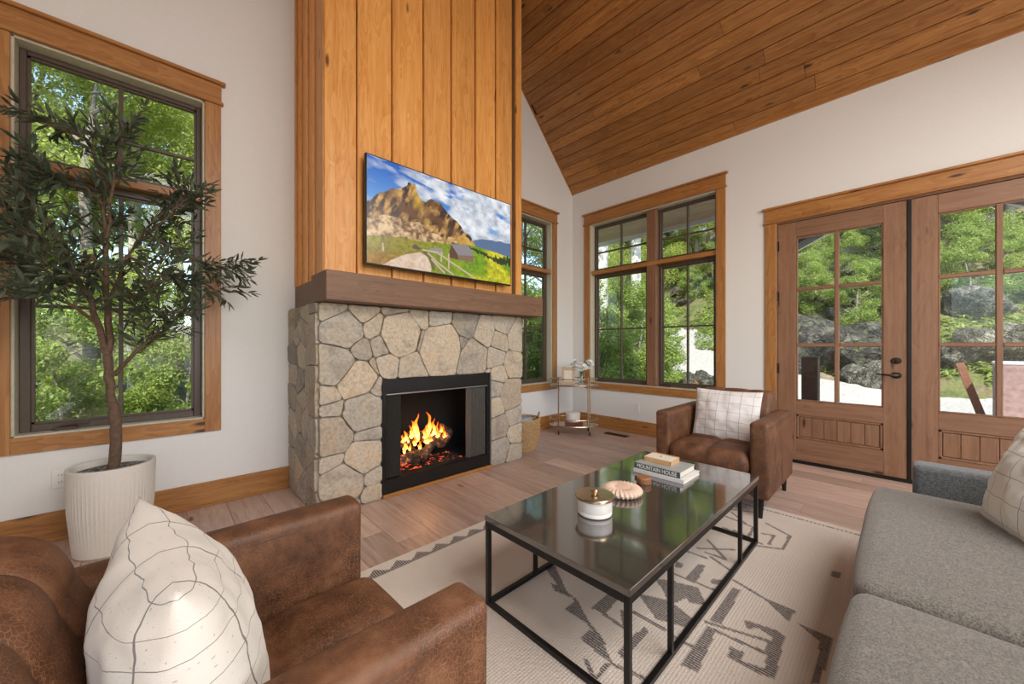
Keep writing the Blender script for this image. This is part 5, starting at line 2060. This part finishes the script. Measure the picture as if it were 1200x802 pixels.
rock(16.4, 2.5, 1.5, 'very large dark boulder on the hillside seen through the left door panes', squash=1.0, dark=True)
rock(16.6, 1.15, 1.25, 'second very large dark boulder, right of the first behind the left door', squash=1.0, dark=True)
rock(16.8, -2.0, .85, 'broad grey rock on the bank seen through the right door')
rock(18.6, -1.6, .95, 'pale layered rock high on the bank behind the right door')
for k in range(44):
    y = rr_.uniform(-9, 4.5)
    x = 15.9 + rr_.uniform(-.5, .9) + .75 * max(0, y - 3.2)
    rock(x, y, rr_.uniform(.25, .75), 'rough grey rock in the bank at the edge of the gravel drive', 'rocks along the foot of the bank')
for k in range(60):
    y = rr_.uniform(-10, 12)
    x = 17.5 + rr_.uniform(0, 8) + .75 * max(0, y - 3.2)
    rock(x, y, rr_.uniform(.2, .7), 'weathered rock scattered up the mossy slope outside', 'rocks scattered up the slope')
for k in range(16):
    rp_ = at(803 + rr_.uniform(-6, 42), 406, 9.2 + rr_.uniform(-.6, 1.6))
    rock(rp_.x, rp_.y, rr_.uniform(.14, .34), 'sunlit tan rock beside the drive below the large window', 'tan rocks beside the drive')

# leaves for trees and shrubs: prototypes share their meshes
rl = np.random.RandomState(3)


def leaf_cloud(n, centers, radii, size, mat, name, seed=0, flat=.75):
    rl_ = np.random.RandomState(seed)
    ci = rl_.randint(0, len(centers), n)
    C_ = np.array(centers)[ci]
    R_ = np.array(radii)[ci][:, None]
    d = rl_.normal(size=(n, 3))
    d /= np.linalg.norm(d, axis=1)[:, None]
    rad = rl_.rand(n, 1) ** .45
    P = C_ + d * rad * R_ * np.array([1, 1, flat])
    nrm = d * .4 + rl_.normal(size=(n, 3)) * .7 + np.array([0, 0, .7])
    nrm /= np.linalg.norm(nrm, axis=1)[:, None]
    a = np.cross(nrm, rl_.normal(size=(n, 3)))
    a /= np.linalg.norm(a, axis=1)[:, None]
    b = np.cross(nrm, a)
    s_ = size * (.6 + .8 * rl_.rand(n, 1))
    V_ = np.stack([P - a * s_, P + b * s_ * .38 - a * s_ * .1, P + a * s_, P - b * s_ * .38 - a * s_ * .1], 1).reshape(-1, 3)
    me_ = bpy.data.meshes.new(name)
    me_.vertices.add(4 * n)
    me_.vertices.foreach_set('co', V_.ravel())
    me_.loops.add(4 * n)
    me_.loops.foreach_set('vertex_index', np.arange(4 * n))
    me_.polygons.add(n)
    me_.polygons.foreach_set('loop_start', np.arange(n) * 4)
    me_.update()
    me_.materials.append(mat)
    return me_


def tree_proto(seed, h, n, size, spread, base, mat, bark, tr=1.0):
    r_ = random.Random(seed)
    cs_, rs_ = [], []
    mb = MB()
    mb.tube([(0, 0, -.4), (.05 * r_.uniform(-1, 1), 0, h * .3), (r_.uniform(-.2, .2), r_.uniform(-.2, .2), h * .65), (r_.uniform(-.3, .3), r_.uniform(-.3, .3), h * .97)], [.16 * tr, .13 * tr, .08 * tr, .02 * tr], 9)
    for k in range(22):
        z = base + (h - base) * (k + .5) / 22
        a = r_.uniform(0, 6.3)
        prof_ = math.sin(PI * min(1, .18 + .82 * (z - base) / (h - base) * .95)) ** .6
        rr2 = spread * prof_ * r_.uniform(.45, 1)
        c_ = (rr2 * math.cos(a), rr2 * math.sin(a), z + r_.uniform(-.3, .3))
        cs_.append(c_)
        rs_.append(r_.uniform(.55, 1.05) * spread * .42)
        mb.tube([(0, 0, z - rr2 * .5), (c_[0] * .6, c_[1] * .6, z - .1 * rr2), c_], [.04 * tr, .022 * tr, .008 * tr], 5)
    tm = mb.build('trunk', bark, None, smooth=True)
    tme = tm.data
    bpy.data.objects.remove(tm)
    return tme, leaf_cloud(n, cs_, rs_, size, mat, 'foliage', seed)


protos = [tree_proto(1, 11, 30000, .05, 2.5, 2.0, M['leaf'], M['bark']),
          tree_proto(2, 9, 28000, .05, 2.2, 1.2, M['leaf'], M['bark']),
          tree_proto(3, 13, 26000, .055, 2.3, 4.0, M['leaf'], M['birch'])]
shr = [tree_proto(7, 2.2, 14000, .034, 1.0, .2, M['leaf2'], M['bark'], .22),
       tree_proto(8, 1.5, 12000, .032, .9, .15, M['leaf2'], M['bark'], .2)]
rt = random.Random(12)


def plant(x, y, pr, s_, name, label, cat, group, dz=0):
    o_ = link(name, None, None, (x, y, gh(x, y) - .05 + dz), (0, 0, rt.uniform(0, 6.3)))
    o_.scale = (s_, s_, s_ * rt.uniform(.9, 1.15))
    tag(o_, label, cat, group)
    link('trunk', pr[0], o_)
    f_ = link('foliage', pr[1], o_, kind='stuff')
    return o_


def on_line(px_, t_):
    p_ = at(px_, 406, t_)
    return p_.x, p_.y


# the woods behind the fireplace wall, laid out in rows that recede
for k in range(30):
    row = k // 10
    x = -7.5 + (k % 10) * 1.75 + rt.uniform(-.6, .6) + row * .4
    y = 9.5 + row * 4.0 + rt.uniform(-1, 1)
    if row == 0 and k % 2:
        continue
    plant(x, y, protos[k % 3], rt.uniform(.85, 1.15), 'leafy_tree', 'leafy green tree in the woods outside the fireplace-side windows', 'tree', 'trees behind the fireplace wall')
for k in range(26):
    x = -4.5 + (k % 13) * 1.0 + rt.uniform(-.3, .3)
    plant(x, 6.6 + (k // 11) * 2.2 + rt.uniform(-.4, .4), shr[k % 2], rt.uniform(.7, 1.1), 'woodland_shrub', 'green shrub under the trees outside the fireplace-side windows', 'shrub', 'shrubs behind the fireplace wall')
for k, (px_, t_, pr_, s_) in enumerate([(606, 9.8, 1, .8), (640, 12.5, 0, 1.0)]):
    x, y = on_line(px_, t_)
    plant(x, y, protos[pr_], s_, 'leafy_tree', ['leafy tree right outside the narrow window beside the fireplace', 'taller leafy tree further out beyond the narrow window'][k], 'tree', None)
for k, (px_, t_, s_) in enumerate([(612, 8.5, .95), (628, 8.8, 1.1), (642, 9.2, .9)]):
    x, y = on_line(px_, t_)
    plant(x, y, shr[k % 2], s_ * 1.2, 'woodland_shrub', ['leafy shrub low behind the narrow window, partly hidden by the fireplace', 'tall leafy shrub at the centre of the narrow window', 'leafy shrub at the right edge of the narrow window'][k], 'shrub', None)
for k in range(15):     # tree line up the slope to the right
    y = -11 + k * 2.0 + rt.uniform(-.6, .6)
    x = 22.5 + rt.uniform(0, 3.0) + .5 * max(0, y - 2)
    plant(x, y, protos[k % 3], rt.uniform(.8, 1.1), 'leafy_tree', 'leafy tree on top of the rocky slope outside the doors', 'tree', 'trees along the top of the slope')
for k in range(56):
    y = -9 + k * .38 + rt.uniform(-.4, .4)
    x = 18.4 + rt.uniform(0, 4.5) + .65 * max(0, y - 2.5)
    plant(x, y, shr[k % 2], rt.uniform(.45, 1.05), 'slope_shrub', 'green shrub growing among the rocks on the slope', 'shrub', 'shrubs among the rocks')
for k, (px_, t_, s_) in enumerate([(704, 7.9, .95), (722, 8.2, 1.05), (744, 8.6, .95), (762, 9.2, .85), (777, 9.6, .6), (712, 10.5, 1.1), (738, 11, 1.15)]):
    x, y = on_line(px_, t_)
    plant(x, y, shr[k % 2], s_, 'garden_bush', 'dense leafy bush growing just outside the large right-hand window', 'shrub', 'bushes outside the large window')
for k, (px_, t_) in enumerate([(705, 10.5), (746, 12.5)]):
    x, y = on_line(px_, t_)
    plant(x, y, protos[2], 1.15 + .1 * k, 'birch_tree', ['pale-barked birch nearest the corner outside the large window', 'second pale-barked birch, further out beyond the corner bushes'][k], 'tree', None)
for k in range(12):
    x, y = on_line(690 + k * 14, 24 + rt.uniform(0, 6))
    plant(x, y, protos[k % 2], rt.uniform(.8, 1.1), 'leafy_tree', 'tree in the woods beyond the drive seen through the large window', 'tree', 'trees beyond the drive')

# low leaves and ferns covering the bank
rs_ = np.random.RandomState(9)
nn_ = 46000
ux = rs_.rand(nn_) ** 1.3 * 11
uy = -10 + 24 * rs_.rand(nn_)
cl_ = fbm((ux + 3) * 1.3, (uy + 12) * 1.3, 3, 4)
keep = cl_ > .47
ux, uy = ux[keep], uy[keep]
px_ = 15.6 + ux + .75 * np.maximum(0, uy - 3.2)
gz_ = np.array([gh(a, b) for a, b in zip(px_, uy)])
P_ = np.stack([px_, uy, gz_ + .03 + .16 * rs_.rand(len(px_))], 1)
d_ = rs_.normal(size=P_.shape) * np.array([1, 1, .5])
d_ /= np.linalg.norm(d_, axis=1)[:, None]
b_ = np.cross(d_, rs_.normal(size=P_.shape) * .4 + np.array([0, 0, 1]))
b_ /= np.linalg.norm(b_, axis=1)[:, None]
sz_ = (.05 + .07 * rs_.rand(len(P_), 1))
V_ = np.stack([P_ - d_ * sz_, P_ + b_ * sz_ * .4, P_ + d_ * sz_, P_ - b_ * sz_ * .4], 1).reshape(-1, 3)
me = bpy.data.meshes.new('undergrowth')
me.vertices.add(len(V_))
me.vertices.foreach_set('co', V_.ravel())
me.loops.add(len(V_))
me.loops.foreach_set('vertex_index', np.arange(len(V_)))
me.polygons.add(len(P_))
me.polygons.foreach_set('loop_start', np.arange(len(P_)) * 4)
me.update()
me.materials.append(M['leaf2'])
tag(link('undergrowth', me), 'low ferns and leaves covering the rocky bank outside the doors', 'undergrowth', kind='stuff')

# eave outside the right wall
ev = setting('trim_6', 'porch eave outside the right wall')
ex1 = 5.62
n = 6
for k in range(n):
    a0_, a1_ = k / n, (k + 1) / n
    xa, xb_ = XR + WT + .01 + (ex1 - XR - WT) * a0_, XR + WT + (ex1 - XR - WT) * a1_
    za, zb2 = 3.30 - .30 * a0_, 3.30 - .30 * a1_
    P = [(xa + .002, 1.45, za), (xb_ - .002, 1.45, zb2), (xb_ - .002, 3.9, zb2), (xa + .002, 3.9, za)]
    P += [(p[0], p[1], p[2] + .02) for p in P]
    MB().add(P, [(0, 1, 2, 3), (7, 6, 5, 4), (0, 4, 5, 1), (1, 5, 6, 2), (2, 6, 7, 3), (3, 7, 4, 0)]).build('soffit_board', M['soffit'], ev)
MB().box(ex1, ex1 + .03, 1.45, 3.9, 2.93, 3.14, ch=.003).build('fascia', M['fascia'], ev)
rf_ = MB()
P = [(XR + WT + .01, 1.45, 3.50), (ex1 + .06, 1.45, 3.15), (ex1 + .06, 3.95, 3.15), (XR + WT + .01, 3.95, 3.50)]
P += [(p[0], p[1], p[2] + .05) for p in P]
rf_.add(P, [(0, 1, 2, 3), (7, 6, 5, 4), (0, 4, 5, 1), (1, 5, 6, 2), (2, 6, 7, 3), (3, 7, 4, 0)])
rf_.build('roof_edge', M['asphalt'], ev)
# porch gable in front of the doors
pg = thing('entry_porch', 'dark brown gabled porch roof with white bargeboards outside the french doors', 'porch', (0, 0, 0))
for s in (-1, 1):
    yc, hw_ = -.02, 1.35
    P = [(XR + WT + .01, yc, 3.13), (6.35, yc, 3.13), (6.35, yc + s * hw_, 2.42), (XR + WT + .01, yc + s * hw_, 2.42)]
    P += [(p[0], p[1], p[2] + .08) for p in P]
    MB().add(P, [(0, 1, 2, 3), (7, 6, 5, 4), (0, 4, 5, 1), (1, 5, 6, 2), (2, 6, 7, 3), (3, 7, 4, 0)]).build('roof_slab', M['darkbrown'], pg)
    P = [(6.35, yc, 3.03), (6.40, yc, 3.03), (6.40, yc + s * (hw_ + .04), 2.30), (6.35, yc + s * (hw_ + .04), 2.30)]
    P += [(p[0], p[1], p[2] + .22) for p in P]
    MB().add(P, [(0, 1, 2, 3), (7, 6, 5, 4), (0, 4, 5, 1), (1, 5, 6, 2), (2, 6, 7, 3), (3, 7, 4, 0)]).build('bargeboard', M['fascia'], pg)
    MB().box(6.15, 6.29, yc + s * 1.22 - .07, yc + s * 1.22 + .07, 2.36, 2.50).build('bracket', M['darkbrown'], pg)
    MB().box(XR + WT + .01, 6.3, yc + s * 1.22 - .05, yc + s * 1.22 + .05, 2.32, 2.42).build('beam', M['darkbrown'], pg)


def on_ground(px_, py_):
    d = (at(px_, py_, 1) - Vector((0, 0, 1.18)))
    t_ = .5
    while t_ < 60:
        p = Vector((0, 0, 1.18)) + d * t_
        if p.z <= gh(p.x, p.y) and p.x > 4.9:
            return p
        t_ += .05
    return p


p = at(950, 406, 5.4)
pst = thing('dark_post', 'short dark brown post standing on the gravel outside the left door', 'post', (p.x, p.y, gh(p.x, p.y) - .02))
MB().box(-.095, .095, -.095, .095, 0, 1.24, ch=.01).build('shaft', M['darkbrown'], pst)
MB().box(-.10, .10, -.10, .10, 1.24, 1.27, ch=.012).build('post_cap', M['darkbrown'], pst)
p = at(1157, 406, 6.2)
for k, (dy, lean, lab) in enumerate(((0, .16, 'long reddish board leaning outside the right door'), (-.36, .12, 'second reddish board leaning beside it, nearer the russet box'))):
    b_ = MB()
    b_.box(-.02, .02, -.05, .05, 0, 1.15, ch=.004)
    o_ = b_.build('leaning_board', M['redbrown'], None, loc=(p.x, p.y + dy, gh(p.x, p.y)), rot=(-lean - .1, .0, 0))
    tag(o_, lab, 'board')
p = at(1215, 406, 5.6)
bx_ = thing('russet_box', 'weathered russet metal box outside the right door at the frame edge', 'box', (p.x, p.y, gh(p.x, p.y)))
MB().box(-.3, .3, -.38, .38, 0, 1.12, ch=.01).build('body', M['planter_pink'], bx_)
MB().box(-.31, .31, -.39, .39, 1.12, 1.16, ch=.01).build('lid', M['fascia'], bx_)


# the outdoor plants and rocks that show large enough to be told apart get labels of their own
own = {
    'leafy_tree.002': 'large leafy tree filling the middle of the left window behind the potted olive',
    'leafy_tree.009': 'tree behind the large one, seen in the upper middle of the left window',
    'leafy_tree.008': 'leafy tree at the upper left of the left window',
    'leafy_tree.010': 'leafy tree at the right side of the left window, level with its transom bar',
    'leafy_tree.019': 'distant tree low at the right edge of the left window',
    'leafy_tree.018': 'distant tree glimpsed high between the two large ones in the left window',
    'leafy_tree.007': 'leafy tree at the left edge of the left window below the transom bar',
    'woodland_shrub.004': 'broad green shrub low on the left in the left window',
    'woodland_shrub.018': 'green shrub low on the right in the left window',
    'woodland_shrub.017': 'green shrub right behind the olive trunk at the foot of the left window',
    'woodland_shrub.003': 'small green shrub at the bottom left corner of the left window',
    'woodland_shrub.005': 'small green shrub at the bottom right corner of the left window',
    'slope_shrub.020': 'wide green shrub above the boulder in the upper panes of the right door',
    'slope_shrub.018': 'green shrub at the right of the upper panes of the right door',
    'slope_shrub.019': 'topmost green shrub in the upper panes of the right door',
    'slope_shrub.022': 'small shrub left of the boulder in the middle panes of the right door',
    'slope_shrub.026': 'green shrub between the boulders at the right of the middle panes of the left door',
    'slope_shrub.028': 'green shrub in the upper right pane of the left door',
    'slope_shrub.030': 'green shrub in the upper left pane of the left door',
    'slope_shrub.031': 'green shrub just above the dark boulder, middle left pane of the left door',
    'slope_shrub.032': 'green shrub higher up the slope behind the upper left pane of the left door',
    'slope_shrub.025': 'green shrub at the right edge of the left door glass, level with its upper bar',
    'slope_shrub.047': 'shrub on the bank above the drive in the right half of the large window',
    'slope_shrub.044': 'shrub on the bank at the right edge of the large window',
    'garden_bush': 'leftmost large bush outside the large window, nearest the room corner',
    'garden_bush.001': 'low bush at the bottom middle of the left half of the large window',
    'garden_bush.002': 'bush against the centre post of the large window, bordering the drive',
    'garden_bush.003': 'small bush in front of the drive, low in the right half of the large window',
    'garden_bush.006': 'bush standing behind the others in the left half of the large window',
    'leafy_tree.051': 'leafy tree beyond the drive high in the right half of the large window',
    'leafy_tree.031': 'tree on top of the slope above the right door shrubs',
    'boulder.033': 'grey boulder behind the leaning boards in the right door',
    'boulder.009': 'grey rock at the gravel edge in the lower right pane of the left door',
    'boulder.026': 'grey rock on the gravel edge at the middle of the left door lower panes',
    'boulder.012': 'grey rock at the foot of the bank at the left of the right door glass',
    'boulder.008': 'small grey rock beside the gravel at the left of the right door glass',
    'boulder.096': 'rock just above the dark boulder in the middle panes of the left door',
}
for k_, v_ in own.items():
    o_ = bpy.data.objects.get(k_)
    if o_ is not None:
        o_['label'] = v_

# repeats that stand wholly outside the view are left out
for o_ in [q_ for q_ in COL.objects if q_.parent is None]:
    if (o_.name.startswith('boulder') or o_.name.startswith('slope_shrub')):
        d_ = o_.location - Vector((0, 0, 1.18))
        z_ = d_.dot(_F)
        px_ = 600 + 436 * d_.dot(_R) / max(z_, .1)
        if z_ < 1 or px_ > 1290:
            for c_ in list(o_.children):
                bpy.data.objects.remove(c_)
            bpy.data.objects.remove(o_)
